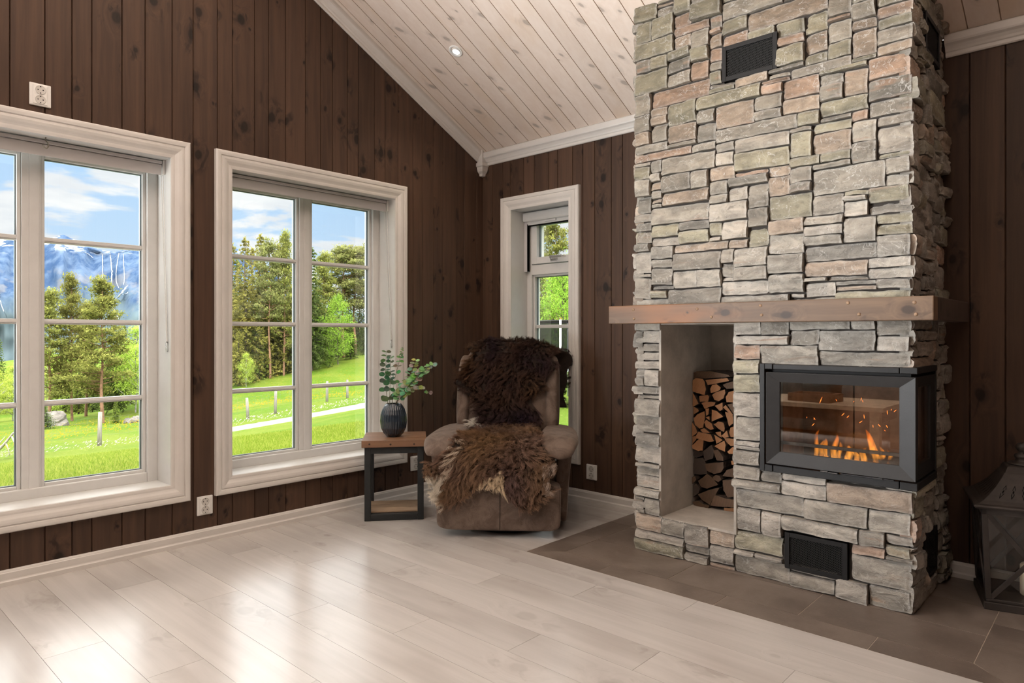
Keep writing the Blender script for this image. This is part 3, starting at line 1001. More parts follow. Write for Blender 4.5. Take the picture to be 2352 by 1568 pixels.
def add_stone(mb, a0, a1, v0, v1, fn, edges=(0, 0), hi=0.0, lip=0.0):
    g = 0.0029
    r = srn.random()
    ov0 = srn.uniform(-0.009, 0.006) if edges[0] else 0
    ov1 = srn.uniform(-0.009, 0.006) if edges[1] else 0
    a0 += g - ov0
    a1 -= g - ov1
    v0 += g * srn.uniform(0.5, 1.6)
    v1 -= g * srn.uniform(0.5, 1.6)
    W, H = a1 - a0, v1 - v0
    nu = max(4, min(26, int(W / 0.0105)))
    nv = max(3, min(14, int(H / 0.0095)))
    d0 = srn.uniform(-0.004, 0.027) * (0.6 if H > 0.09 else 1.0)
    tu, tv = srn.uniform(-0.010, 0.010), srn.uniform(-0.009, 0.005)
    sk = srn.uniform(-0.0045, 0.0045)
    cleft = srn.random() < 0.45
    cz, cs = srn.uniform(0.15, 0.85), srn.choice((-1, 1)) * srn.uniform(0.004, 0.010)
    o1 = r * 57.0
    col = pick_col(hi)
    rows = []
    info = []
    for j in range(nv + 1):
        row = []
        for i in range(nu + 1):
            s, t = i / nu, j / nv
            u = a0 + W * s
            v = v0 + H * t
            ev = nz3(u * 21 + o1, 3.1, o1) * 0.0042
            eu = nz3(2.2, v * 26 + o1, o1) * 0.0040
            v += ev * (0.25 + 0.75 * abs(2 * t - 1)) + sk * (s - 0.5) * (1 if H > 0.04 else 0.4)
            u += eu * abs(2 * s - 1)
            be = min(s * W, (1 - s) * W, t * H, (1 - t) * H)
            # corners knocked off
            cx = min(s * W, (1 - s) * W)
            cyy = min(t * H, (1 - t) * H)
            d = d0 + tu * (s - .5) + tv * (t - .5)
            n1 = nz3(u * 9 + o1, v * 18, o1) * 0.006 + nz3(u * 38 + o1, v * 60, 1.0) * 0.0038 + nz3(u * 115, v * 140 + o1, 4.0) * 0.0024
            if cleft:
                q = (t - cz) + 0.35 * nz3(u * 9 + o1, v * 6, 7.7)
                n1 += cs * (1 if q > 0 else 0)
            ed = max(0.0, 1 - be / 0.0060)
            d += n1 - 0.0060 * ed * ed - 0.006 * max(0.0, 1 - (cx + cyy) / 0.012)
            row.append(fn(u, v, d))
        rows.append(row)
    def atts(j, i):
        s, t = i / nu, j / nv
        e = 1.0 if i in (0, nu) or j in (0, nv) else 0.0
        return dict(rnd=r, col=col, edge=e * (0.5 + 0.5 * nz3(s * 9 + o1, t * 7, 2.0)))
    I = mb.grid(rows, 0, True, atts=atts)
    # sides back into the mortar
    loop = [(0, i) for i in range(nu + 1)] + [(j, nu) for j in range(1, nv + 1)] + [(nv, i) for i in range(nu - 1, -1, -1)] + [(j, 0) for j in range(nv - 1, 0, -1)]
    back = []
    for (j, i) in loop:
        u = a0 + W * i / nu
        v = v0 + H * j / nv
        back.append(mb.vert(fn(u + 0.002 * (1 if i == 0 else -1 if i == nu else 0), v + 0.0015 * (1 if j == 0 else -1 if j == nv else 0), -0.045), rnd=r, col=tuple(c * 0.8 for c in col), edge=0.0))
    n = len(loop)
    for k in range(n):
        (j, i), (j2, i2) = loop[k], loop[(k + 1) % n]
        mb.face((I[j][i], back[k], back[(k + 1) % n], I[j2][i2]), 0, False)

FX0, FX1, FY = 1.712, 2.952, -0.615
NX0, NX1, NZ0, NZ1, NYB = 1.862, 2.236, 0.183, 1.134, -0.08
IX0, IX1, IZ0, IZ1 = 2.372, 2.966, 0.487, 0.955       # insert front
IYB = -0.305
fire = label(empty('stone_fireplace', (2.33, -0.31, 0)), 'grey split-stone fireplace and chimney breast rising to the sloping ceiling', 'fireplace')
def fput(mb, name, mat, bevel=0.0, parent=None, **k):
    o = mb.build(name, mat, parent or fire, bevel=bevel, **k)
    if parent is None:
        o.location = -fire.location
    return o
def cut_at_ceiling(o):
    bm = bmesh.new()
    bm.from_mesh(o.data)
    bmesh.ops.bisect_plane(bm, geom=bm.verts[:] + bm.edges[:] + bm.faces[:], plane_co=(0, 0, EAVE - 0.003), plane_no=(0, SLOPE, 1), clear_outer=True)
    bm.to_mesh(o.data)
    bm.free()
front_fn = lambda u, v, d: (u, FY - d, v)
side_fn = lambda u, v, d: (FX1 + d, u, v)
left_side_fn = lambda u, v, d: (FX0 - d, u, v)
MANT0, MANT1 = 1.134, 1.224
V1 = (2.183, 2.437, 2.240, 2.400)
V2 = (2.469, 2.722, 0.076, 0.231)
V3 = (-0.437, -0.175, 2.222, 2.388)
V4 = (-0.415, -0.174, 0.072, 0.262)
def clad(part, regions):
    mb = MB()
    for (u0, u1, v0, v1, holes, fn, e0, e1) in regions:
        for (a, b, c, d) in stone_layout(u0, u1, v0, v1, holes):
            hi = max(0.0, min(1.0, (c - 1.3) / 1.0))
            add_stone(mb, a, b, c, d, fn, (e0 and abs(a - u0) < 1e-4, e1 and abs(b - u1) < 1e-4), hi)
    o = fput(mb, part, MSTONE, fix=False)
    cut_at_ceiling(o)
    return o
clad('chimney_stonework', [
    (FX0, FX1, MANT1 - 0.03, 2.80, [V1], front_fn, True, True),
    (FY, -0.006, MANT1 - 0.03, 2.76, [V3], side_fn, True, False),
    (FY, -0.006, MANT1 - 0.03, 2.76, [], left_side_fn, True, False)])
clad('hearth_stonework', [
    (FX0, NX0, NZ0, MANT0 + 0.03, [], front_fn, True, False),
    (FX0, NX1, 0.0, NZ0, [], front_fn, True, False),
    (NX1, FX1, 0.0, MANT0 + 0.03, [V2, (IX0, IX1 + 1, IZ0, IZ1)], front_fn, False, True),
    (FY, -0.006, 0.0, MANT0 + 0.03, [V4, (FY - 1, IYB, IZ0, IZ1)], side_fn, True, False),
    (FY, -0.006, 0.0, MANT0 + 0.03, [], left_side_fn, True, False)])
# mortar core behind the stones (open for the niche, the stove and the vents)
mb = MB()
k = 0.016
cx0, cx1, cy = FX0 + k, FX1 - k, FY + k
mb.box((cx0, cy, 0), (cx1, 0, 0.076))
mb.box((cx0, cy, 0.076), (V2[0], 0, NZ0 - 0.012))
mb.box((V2[0], cy + 0.12, 0.076), (cx1 - 0.12, 0, 0.231))
mb.box((V2[1], cy, 0.076), (cx1, V4[0] - 0.003, 0.262))
mb.box((cx1 - 0.12, V4[1] + 0.003, 0.072), (cx1, 0, 0.262))
mb.box((cx0, cy, NZ0 - 0.012), (NX0 - 0.012, 0, NZ1))
mb.box((NX0 - 0.012, NYB + 0.012, NZ0 - 0.012), (NX1 + 0.012, 0, NZ1))
mb.box((NX1 + 0.012, cy, 0.231), (IX0 - 0.004, 0, NZ1))
mb.box((IX0 - 0.004, cy, 0.231), (V4[1] * 0 + cx1 - 0.12, 0, IZ0 - 0.002))
mb.box((cx1 - 0.12, cy, 0.262), (cx1, 0, IZ0 - 0.002))
mb.box((IX0 - 0.004, IYB + 0.004, IZ0 - 0.002), (cx1, 0, IZ1 + 0.002))
mb.box((IX0 - 0.004, cy, IZ1 + 0.002), (cx1, 0, NZ1))
mb.box((cx0, cy, NZ1), (cx1, 0, V3[2]))
zt = 2.78
mb.box((cx0, cy, V3[2]), (V1[0], 0, zt))
mb.box((V1[0], cy + 0.12, V3[2]), (V1[1], 0, zt))
mb.box((V1[0], cy, V1[3]), (V1[1], cy + 0.12, zt))
mb.box((V1[1], cy, V3[2]), (cx1 - 0.12, 0, zt))
mb.box((cx1 - 0.12, cy, V3[2]), (cx1, V3[0], zt))
mb.box((cx1 - 0.12, V3[1], V3[2]), (cx1, 0, zt))
mb.box((cx1 - 0.12, V3[0], V3[3]), (cx1, V3[1], zt))
mb.v = [(x, min(y, -0.004), z) for x, y, z in mb.v]
cut_at_ceiling(fput(mb, 'mortar_core', MMORTAR))
# plastered log niche
MPLASTER = simple('grey_plaster', (0.47, 0.425, 0.375), 0.85, var=0.16, vscale=7, bump=0.5, bscale=60)
mb = MB()
t_ = 0.012
yf = FY - 0.002
mb.box((NX0 - t_, yf, NZ0 - t_), (NX0, NYB + t_, NZ1))
mb.box((NX1, yf, NZ0 - t_), (NX1 + t_, NYB + t_, NZ1))
mb.box((NX0, NYB, NZ0 - t_), (NX1, NYB + t_, NZ1))
mb.box((NX0, yf, NZ0 - t_), (NX1, NYB, NZ0))
mb.box((NX0, yf, NZ1 - 0.004), (NX1, NYB, NZ1 + 0.002))
fput(mb, 'log_niche', MPLASTER)

# ------------------------------------------------------------------ mantel beam
MMANTEL = wood('stained_mantel_pine', (0.205, 0.130, 0.080), (0.125, 0.080, 0.054), (0.05, 0.032, 0.024), 'x', rough=0.5, tint=0.06, warm=(0.30, 0.125, 0.048), warm_amt=0.95, smear=0.6, kscale=1.3, bump=0.3)
MMANTEL_END = wood('stained_mantel_end', (0.10, 0.075, 0.060), (0.062, 0.045, 0.036), (0.03, 0.022, 0.018), 'z', rough=0.5, tint=0.05, smear=0.4)
mant = label(empty('mantel_beam', (2.33, -0.70, MANT0)), 'chunky brown stained pine mantel beam across the stone fireplace', 'mantel shelf')
def mput(mb, name, mat, bevel=0.0):
    o = mb.build(name, mat, mant, bevel=bevel)
    o.location = -mant.location
    return o
mb = MB()
mb.box((1.618, -0.715, MANT0), (3.042, -0.643, MANT1), rnd=0.37)
mput(mb, 'front_beam', MMANTEL, 0.004)
mb = MB()
mb.box((2.986, -0.643, MANT0 + 0.001), (3.0415, -0.001, MANT1 - 0.0005), rnd=0.61)
mput(mb, 'return_beam', MMANTEL_END, 0.004)
mb = MB()
mb.box((1.6185, -0.643, MANT0 + 0.001), (1.678, -0.001, MANT1 - 0.0005), rnd=0.21)
mput(mb, 'return_beam', MMANTEL_END, 0.004)
MPLUG = simple('wood_plug', (0.30, 0.19, 0.115), 0.5, var=0.3, vscale=120)
for (x, z) in ((1.765, 1.203), (1.768, 1.158), (2.105, 1.198), (2.175, 1.160), (2.40, 1.205), (2.405, 1.165), (2.75, 1.206), (2.79, 1.160), (2.98, 1.20), (2.985, 1.156)):
    mb = MB()
    mb.lathe([(0.0068, -0.0008), (0.0066, 0.0012), (0.0008, 0.0016)], 18, M=Matrix.Translation((x, -0.715, z)) @ Matrix.Rotation(PI / 2, 4, 'X'))
    mput(mb, 'wood_plug', MPLUG)

# ------------------------------------------------------------------ vent grilles
MWIREMESH = simple('black_wire', (0.030, 0.029, 0.028), 0.6, 0.0, var=0, spec=0.3)
def vent(fn, rect, text, depth=0.10, proud=0.012):
    a0, a1, z0, z1 = rect
    c = fn((a0 + a1) / 2, (z0 + z1) / 2, 0.0)
    root = label(empty('vent_grille', c), text, 'vent grille', 'black vent grilles in the stonework')
    def put(mb, name, mat, bevel=0.0):
        o = mb.build(name, mat, root, bevel=bevel)
        o.location = -root.location
        return o
    mb = MB()
    b = 0.020
    def fb(q0, q1, w0, w1, d0, d1):
        mb.box(fn(q0, w0, d0), fn(q1, w1, d1))
    for (q0, q1, w0, w1) in ((a0, a0 + b, z0, z1), (a1 - b, a1, z0, z1), (a0 + b, a1 - b, z0, z0 + b), (a0 + b, a1 - b, z1 - b, z1)):
        fb(q0, q1, w0, w1, proud - 0.006, proud)
    fb(a0 + 0.004, a0 + 0.007, z0, z1, -0.05, proud - 0.005)
    fb(a1 - 0.007, a1 - 0.004, z0, z1, -0.05, proud - 0.005)
    fb(a0, a1, z0 + 0.004, z0 + 0.007, -0.05, proud - 0.005)
    fb(a0, a1, z1 - 0.007, z1 - 0.004, -0.05, proud - 0.005)
    put(mb, 'frame', MIRON2, 0.0015)
    # expanded-metal mesh: two families of thin slanting wires
    mb = MB()
    A0, A1, Z0, Z1 = a0 + b - 0.002, a1 - b + 0.002, z0 + b - 0.002, z1 - b + 0.002
    w_, pitch, sl = 0.0007, 0.0072, 0.55
    for sg in (1, -1):
        lo, hi = (Z0 - sl * (A1 - A0), Z1) if sg > 0 else (Z0, Z1 + sl * (A1 - A0))
        q = lo
        while q < hi:
            # line z = q + sg*sl*(a-A0)
            pts = []
            aa, bb = A0, A1
            za = q
            zb = q + sg * sl * (A1 - A0)
            def cl(a_, z_):
                if z_ < Z0:
                    return (A0 + (Z0 - q) / (sg * sl), Z0)
                if z_ > Z1:
                    return (A0 + (Z1 - q) / (sg * sl), Z1)
                return (a_, z_)
            p0, p1 = cl(aa, za), cl(bb, zb)
            if p1[0] - p0[0] > 0.003:
                d = 0.003 if sg > 0 else 0.0042
                n_ = math.hypot(1, sl)
                ox, oz = -sg * sl / n_ * w_, 1 / n_ * w_
                P = [fn(p0[0] + s_ * ox, p0[1] + s_ * oz, d + e) for (s_, e) in ((-1, 0), (1, 0), (1, 0.0011), (-1, 0.0011))]
                Q = [fn(p1[0] + s_ * ox, p1[1] + s_ * oz, d + e) for (s_, e) in ((-1, 0), (1, 0), (1, 0.0011), (-1, 0.0011))]
                ip = [mb.vert(p) for p in P]
                iq = [mb.vert(p) for p in Q]
                for k_ in range(4):
                    mb.face((ip[k_], iq[k_], iq[(k_ + 1) % 4], ip[(k_ + 1) % 4]))
            q += pitch
    put(mb, 'wire_mesh', MWIREMESH)
    mb = MB()
    mb.box(fn(a0 + 0.008, z0 + 0.008, -0.055), fn(a1 - 0.008, z1 - 0.008, -0.052))
    put(mb, 'back_plate', MBLACKHOLE)
vent(front_fn, V1, 'black mesh vent grille high on the front of the stone chimney')
vent(front_fn, V2, 'black mesh vent grille low on the front, below the stove')
vent(side_fn, V3, 'black mesh vent grille high on the right side of the chimney')
vent(side_fn, V4, 'black vent grille low on the right side of the fireplace', proud=0.004)

# ------------------------------------------------------------------ the stove insert
st = label(empty('stove_insert', (2.67, -0.5, IZ0)), 'black corner wood stove insert with glass front and side, fire burning', 'fireplace insert')
def sput(mb, name, mat, bevel=0.0, parent=None):
    o = mb.build(name, mat, parent or st, bevel=bevel)
    if parent is None:
        o.location = -st.location
    return o
SF, SR = FY - 0.042, 2.978                # front and right faces of the surround
mb = MB()
# surround: left upright, top and bottom rails with joints, wrapping the corner
mb.box((IX0, SF, IZ0), (IX0 + 0.022, FY + 0.03, IZ1))
for z0_, z1_ in ((IZ1 - 0.024, IZ1), (IZ0, IZ0 + 0.030)):
    mb.box((IX0 + 0.022, SF, z0_), (IX0 + 0.056, FY + 0.03, z1_))
    mb.box((IX0 + 0.0585, SF + 0.002, z0_), (SR - 0.062, FY + 0.03, z1_ - (0.002 if z0_ > 0.7 else 0)))
    mb.box((SR - 0.0595, SF, z0_), (SR, SF + 0.03, z1_))
    mb.box((SR - 0.03, SF + 0.0305, z0_), (SR, IYB - 0.004, z1_))
mb.box((SR - 0.03, IYB - 0.022, IZ0 + 0.030), (SR - 0.002, IYB - 0.004, IZ1 - 0.024))
sput(mb, 'surround', MIRON, 0.0025)
# sheet-metal body and firebox
MVERM = simple('fire_brick', (0.19, 0.13, 0.095), 0.85, var=0.35, vscale=9, bump=0.4)
mb = MB()
mb.box((IX0 + 0.004, FY + 0.03, IZ0), (IX0 + 0.012, IYB, IZ1))
mb.box((IX0 + 0.004, IYB - 0.008, IZ0), (SR - 0.03, IYB, IZ1))
mb.box((IX0 + 0.004, FY + 0.0, IZ0 + 0.001), (SR - 0.03, IYB, IZ0 + 0.045))
mb.box((IX0 + 0.004, FY + 0.0, IZ1 - 0.05), (SR - 0.03, IYB, IZ1 - 0.001))
sput(mb, 'firebox', MIRON2)
mb = MB()
mb.box((IX0 + 0.05, IYB - 0.035, IZ0 + 0.045), (2.662, IYB - 0.009, IZ1 - 0.051))
mb.box((2.668, IYB - 0.035, IZ0 + 0.045), (SR - 0.05, IYB - 0.009, IZ1 - 0.051))
mb.box((IX0 + 0.05, FY + 0.03, IZ0 + 0.045), (IX0 + 0.075, IYB - 0.036, IZ1 - 0.051))
mb.box((2.60, FY + 0.10, IZ1 - 0.085), (SR - 0.05, IYB - 0.036, IZ1 - 0.055))
sput(mb, 'fire_brick_lining', MVERM, 0.002)
# door: bevelled frame around the glass, front and side
def bevel_frame(mb, fn, outer, inner, d_out, d_in, d_mid=None):
    """fn(a, z, depth outwards)"""
    o_ = [(outer[0], outer[2]), (outer[1], outer[2]), (outer[1], outer[3]), (outer[0], outer[3])]
    i_ = [(inner[0], inner[2]), (inner[1], inner[2]), (inner[1], inner[3]), (inner[0], inner[3])]
    A = [mb.vert(fn(a, z, -0.012)) for a, z in o_]
    B = [mb.vert(fn(a, z, d_out)) for a, z in o_]
    C_ = [mb.vert(fn(a, z, d_in)) for a, z in i_]
    D = [mb.vert(fn(a, z, -0.012)) for a, z in i_]
    for P, Q in ((A, B), (B, C_), (C_, D), (D, A)):
        for k_ in range(4):
            mb.face((P[k_], P[(k_ + 1) % 4], Q[(k_ + 1) % 4], Q[k_]))
dfn = lambda a, z, d: (a, SF + 0.004 - d, z)
sfn = lambda a, z, d: (SR - 0.010 + d, a, z)
DX0, DX1, DZ0, DZ1 = IX0 + 0.034, SR - 0.003, IZ0 + 0.038, IZ1 - 0.036
GX0, GX1, GZ0, GZ1 = 2.459, 2.916, 0.578, 0.877
MDOOR = simple('grey_black_door', (0.026, 0.0255, 0.026), 0.5, 0.0, var=0.08, spec=0.4, bump=0.1, bscale=300)
mb = MB()
bevel_frame(mb, dfn, (DX0, DX1, DZ0, DZ1), (GX0, GX1, GZ0, GZ1), 0.018, 0.002)
door = sput(mb, 'door', MDOOR, 0.0015)
mb = MB()
mb.box((GX0 - 0.004, SF + 0.008, GZ0 - 0.004), (GX1 + 0.004, SF + 0.012, GZ1 + 0.004))
mb.build('front_glass', MFIREGLASS, door)
mb = MB()
bevel_frame(mb, sfn, (SF + 0.012, IYB - 0.028, DZ0, DZ1), (SF + 0.055, IYB - 0.085, GZ0, GZ1), 0.006, 0.001)
sdoor = sput(mb, 'side_frame', MIRON, 0.001)
mb = MB()
mb.box((SR - 0.018, SF + 0.052, GZ0 - 0.004), (SR - 0.014, IYB - 0.082, GZ1 + 0.004))
mb.build('side_glass', MFIREGLASS, sdoor)
# badge: embossed emblem over the maker's lettering, as on the door
def text_mesh(body, size, depth, mat, parent, M, bold=0.0):
    cu = bpy.data.curves.new('lettering', 'FONT')
    cu.body = body
    cu.size = size
    cu.extrude = depth
    cu.offset = bold
    cu.align_x = 'CENTER'
    cu.space_character = 1.12
    to = bpy.data.objects.new('lettering', cu)
    COL.objects.link(to)
    dg = bpy.context.evaluated_depsgraph_get()
    me = bpy.data.meshes.new_from_object(to.evaluated_get(dg))
    bpy.data.objects.remove(to)
    me.materials.clear()
    me.materials.append(mat)
    me.transform(M)
    o = bpy.data.objects.new('lettering', me)
    COL.objects.link(o)
    o.parent = parent
    return o
zb = DZ0 + 0.019
tilt = math.atan2(0.016, GZ0 - DZ0)
yface = SF + 0.004 - 0.018 + 0.016 * (zb - DZ0) / (GZ0 - DZ0)
BM = Matrix.Translation((2.664, yface - 0.0006, zb - 0.010)) @ Matrix.Rotation(PI / 2 - tilt, 4, 'X')
MBADGE = simple('dark_emboss', (0.012, 0.012, 0.012), 0.35, 0.4, var=0)
text_mesh('J\u00d8TUL', 0.0165, 0.0008, MBADGE, door, BM, 0.0004)
mb = MB()
for (sx, pts) in ((0, [(0, 0.0305), (0.0045, 0.022), (0, 0.0155), (-0.0045, 0.022)]), (1, [(0.006, 0.0255), (0.012, 0.0255), (0.0185, 0.017), (0.0145, 0.0155), (0.009, 0.021), (0.0055, 0.0165)]), (-1, [(0.006, 0.0255), (0.012, 0.0255), (0.0185, 0.017), (0.0145, 0.0155), (0.009, 0.021), (0.0055, 0.0165)])):
    q = [(x * (sx or 1), z) for x, z in pts]
    mb.prism(q, lambda u, v, d: BM @ Vector((u, v, d)), 0.0008, -0.0006)
mb.build('emblem', MBADGE, door)
# air levers along the bottom
MLEVER = simple('lever_steel', (0.06, 0.06, 0.062), 0.35, 0.5, var=0.1)
for (x0, x1, dz) in ((2.630, 2.662, 0.0), (2.660, 2.700, -0.002)):
    mb = MB()
    mb.box((x0, SF - 0.016, IZ0 + 0.030 + dz), (x1, SF + 0.006, IZ0 + 0.037 + dz))
    sput(mb, 'air_lever', MLEVER, 0.003)
mb = MB()
mb.box((2.706, SF - 0.006, IZ0 + 0.030), (2.90, SF + 0.004, IZ0 + 0.0345))
mb.box((2.826, SF - 0.012, IZ0 + 0.030), (2.862, SF + 0.004, IZ0 + 0.036))
sput(mb, 'door_latch', MLEVER, 0.0015)
# log guard in front of the fire
MGUARD = simple('ashy_steel', (0.13, 0.115, 0.105), 0.6, 0.4, var=0.4, vscale=40)
mb = MB()
mb.box((IX0 + 0.075, SF + 0.045, IZ0 + 0.118), (SR - 0.045, SF + 0.053, IZ0 + 0.132))
mb.box((2.640, SF + 0.044, IZ0 + 0.09), (2.650, SF + 0.052, IZ0 + 0.12))
sput(mb, 'log_guard', MGUARD, 0.001)

# ------------------------------------------------------------------ the fire
def flame_mat():
    m, t, out = new_mat('flame')
    co = t('ShaderNodeTexCoord', out=3)
    z = t('ShaderNodeSeparateXYZ', out=2, inp={0: co})
    f = t.ramp(z, 0.0, 0.13)
    c = t.mix(f, (1.0, 0.40, 0.055), (1.0, 0.20, 0.012))
    n_ = t.noise(t.scale(co, (38, 38, 16)), 1.0, 3.0, 0.5, 0.6)
    s_ = t.math('MULTIPLY', t.ramp(n_, 0.28, 0.66, 0.08, 1.0), t.ramp(z, 0.0, 0.16, 120.0, 100.0))
    e = t('ShaderNodeEmission', inp={0: c, 1: s_})
    t.l.new(e, out.inputs[1])
    return m
MFLAME = flame_mat()
MSPARK = emit('spark', (1.0, 0.20, 0.03), 5.0)
FZ = IZ0 + 0.066
fy = SF + 0.15
fr = label(empty('log_fire', (2.72, fy, FZ)), 'orange flames and sparks burning behind the stove glass', 'fire')
def flame(x, dy, w_, h, lean, seed, z0=0.0):
    q = random.Random(seed)
    mb = MB()
    n, k_ = 14, 12
    P = []
    for i in range(n + 1):
        t = i / n
        r = 1.3 * w_ * (0.62 + 0.9 * t) * (1 - t) ** 0.75 if t < 1 else 0.0003
        r = max(r, 0.0004)
        ox = lean * t * t + 0.010 * math.sin(t * 5.2 + seed) * t
        oy = 0.008 * math.sin(t * 4 + seed * 2) * t
        P.append([(ox + r * math.cos(2 * PI * a / k_), oy + 0.6 * r * math.sin(2 * PI * a / k_), h * t) for a in range(k_)])
    I = mb.grid(P, 0, True, closed_v=True)
    mb.face(I[0])
    mb.face(I[-1])
    o = mb.build('flame', MFLAME, fr)
    o.location = (x - 2.72, dy, z0)
for a in ((2.560, 0.0, 0.012, 0.12, 0.018, 1), (2.575, 0.02, 0.010, 0.075, 0.01, 2), (2.602, 0.0, 0.014, 0.085, -0.012, 3), (2.630, 0.01, 0.015, 0.105, 0.012, 4), (2.655, -0.01, 0.012, 0.075, 0.01, 5), (2.690, 0.0, 0.019, 0.062, 0.014, 6), (2.722, 0.01, 0.014, 0.052, -0.01, 7), (2.755, -0.01, 0.016, 0.060, 0.0, 8), (2.800, 0.0, 0.018, 0.138, -0.055, 9), (2.785, 0.02, 0.014, 0.095, -0.03, 10), (2.822, 0.0, 0.014, 0.07, -0.01, 11), (2.848, -0.01, 0.011, 0.06, 0.004, 12)):
    flame(*a)
q = random.Random(3)
for k in range(22):
    mb = MB()
    L = q.uniform(0.005, 0.016)
    if k == 0:
        L = 0.03
    a = q.uniform(-0.9, 0.9)
    p = Vector((q.uniform(2.52, 2.90), q.uniform(-0.06, 0.08), q.uniform(0.10, 0.26)))
    if k == 0:
        p, a = Vector((2.575, 0.0, 0.23)), 0.35
    d = Vector((math.sin(a), 0, math.cos(a))) * L
    mb.tube([p, p + d * 0.5, p + d], [0.0005, 0.0012 if L > 0.012 else 0.0007, 0.0003], 5)
    o = mb.build('spark', MSPARK, fr)
    o.location = (-2.72, 0, 0)
fl_d = bpy.data.lights.new('fire_glow', 'POINT')
fl_d.energy = 0.4
fl_d.color = (1.0, 0.42, 0.12)
fl_d.shadow_soft_size = 0.05
o = bpy.data.objects.new('fire_glow', fl_d)
COL.objects.link(o)
o.location = (2.72, SF + 0.16, FZ + 0.07)
# charred logs under the flames
MCHAR = simple('charred_wood', (0.022, 0.017, 0.014), 0.9, var=0.5, vscale=30, bump=0.8, bscale=60)
for k, (x0, y0, x1, y1, r, z, txt) in enumerate(((2.50, 0.03, 2.80, 0.09, 0.026, 0.028, 'charred log lying at the left of the stove fire'), (2.60, 0.07, 2.90, -0.005, 0.028, 0.030, 'charred log lying at the right of the stove fire'))):
    mb = MB()
    a, b = Vector((x0, fy + y0, IZ0 + 0.045 + z)), Vector((x1, fy + y1, IZ0 + 0.045 + z))
    mb.tube([a.lerp(b, t / 8) + Vector((0, 0, 0.003 * math.sin(t * 2.1))) for t in range(9)], [r * (0.9 + 0.1 * math.sin(t * 1.7)) for t in range(9)], 9)
    label(mb.build('burning_log', MCHAR), txt, 'log')

# ------------------------------------------------------------------ firewood in the niche
LOGS = [
 [(270,400),(290,378),(320,368),(440,370),(560,395),(575,410),(430,420),(280,425)],
 [(255,470),(275,435),(320,418),(375,425),(390,445),(400,500),(390,545),(330,530),(270,515)],
 [(392,432),(560,418),(572,440),(440,466),(410,470)],
 [(425,500),(440,470),(475,465),(508,490),(500,508),(460,525),(430,530)],
 [(443,545),(470,525),(540,503),(545,530),(530,570),(495,592),(460,580)],
 [(540,560),(560,525),(640,505),(640,605),(545,600)],
 [(515,470),(580,445),(640,450),(640,492),(545,500)],
 [(265,525),(310,550),(330,590),(338,610),(250,630)],
 [(340,555),(400,545),(412,560),(405,595),(345,598)],
 [(360,605),(400,595),(470,600),(462,622),(400,645),(385,650)],
 [(472,625),(528,600),(530,650),(510,664)],
 [(530,636),(550,620),(602,690),(600,704)],
 [(566,615),(640,600),(640,690),(606,680)],
 [(233,670),(250,640),(290,632),(330,652),(335,668),(300,690),(240,708)],
 [(390,650),(418,645),(414,690),(396,702)],
 [(300,720),(330,690),(385,668),(388,720),(375,790),(345,797),(310,770)],
 [(436,655),(480,670),(523,708),(436,745)],
 [(395,712),(425,705),(427,735)],
 [(383,750),(400,730),(440,760),(455,800),(430,808),(395,785)],
 [(443,768),(480,745),(520,755),(530,800),(525,825),(480,800)],
 [(540,670),(575,680),(600,710),(600,760),(570,782)],
 [(245,740),(325,790),(338,825),(240,850)],
 [(360,805),(390,792),(435,830),(380,826)],
 [(332,850),(350,818),(440,840),(462,890),(430,895),(340,870)],
 [(468,825),(510,820),(515,865),(490,850)],
 [(520,850),(560,810),(575,860),(540,865)],
 [(567,830),(580,790),(640,770),(640,860),(580,862)],
 [(245,880),(265,852),(330,852),(330,870),(275,915),(255,905)],
 [(280,920),(350,874),(385,880),(378,960),(345,965),(300,945)],
 [(453,845),(518,885),(470,912)],
 [(525,868),(640,880),(640,925),(575,930),(535,895)],
 [(458,930),(535,888),(545,920),(540,970),(500,955)],
 [(563,970),(600,935),(640,940),(640,990),(575,985)],
 [(283,955),(340,972),(372,970),(362,1002),(320,1018),(285,1000)],
 [(375,968),(440,920),(460,960),(450,1020),(390,1040)],
 [(452,962),(490,955),(532,1010),(532,1038),(480,1035)],
 [(258,1130),(265,1060),(300,1024),(368,1020),(390,1060),(400,1140),(350,1147)],
 [(388,1062),(530,1048),(532,1090),(510,1125),(460,1138),(405,1110)],
 [(530,1150),(560,1105),(640,1085),(640,1165)],
 [(585,1040),(640,1032),(640,1075),(590,1068)],
 [(255,1185),(280,1160),(320,1153),(327,1180),(300,1207),(270,1205)],
 [(333,1190),(400,1140),(440,1170),(480,1220),(400,1250),(355,1235)],
 [(447,1162),(470,1146),(500,1152),(512,1180),(490,1198),(455,1182)],
 [(250,1220),(320,1212),(348,1250),(340,1280),(250,1305)],
 [(338,1290),(420,1257),(505,1240),(440,1350),(430,1368),(370,1330)],
 [(520,1186),(595,1178),(640,1200),(640,1300),(560,1316),(525,1260)],
 [(440,1370),(470,1292),(560,1322),(640,1330),(640,1390),(470,1375)],
 [(300,1345),(345,1338),(380,1362),(430,1374),(420,1396),(310,1392)],
 [(527,1392),(640,1397),(640,1430),(530,1425)]]
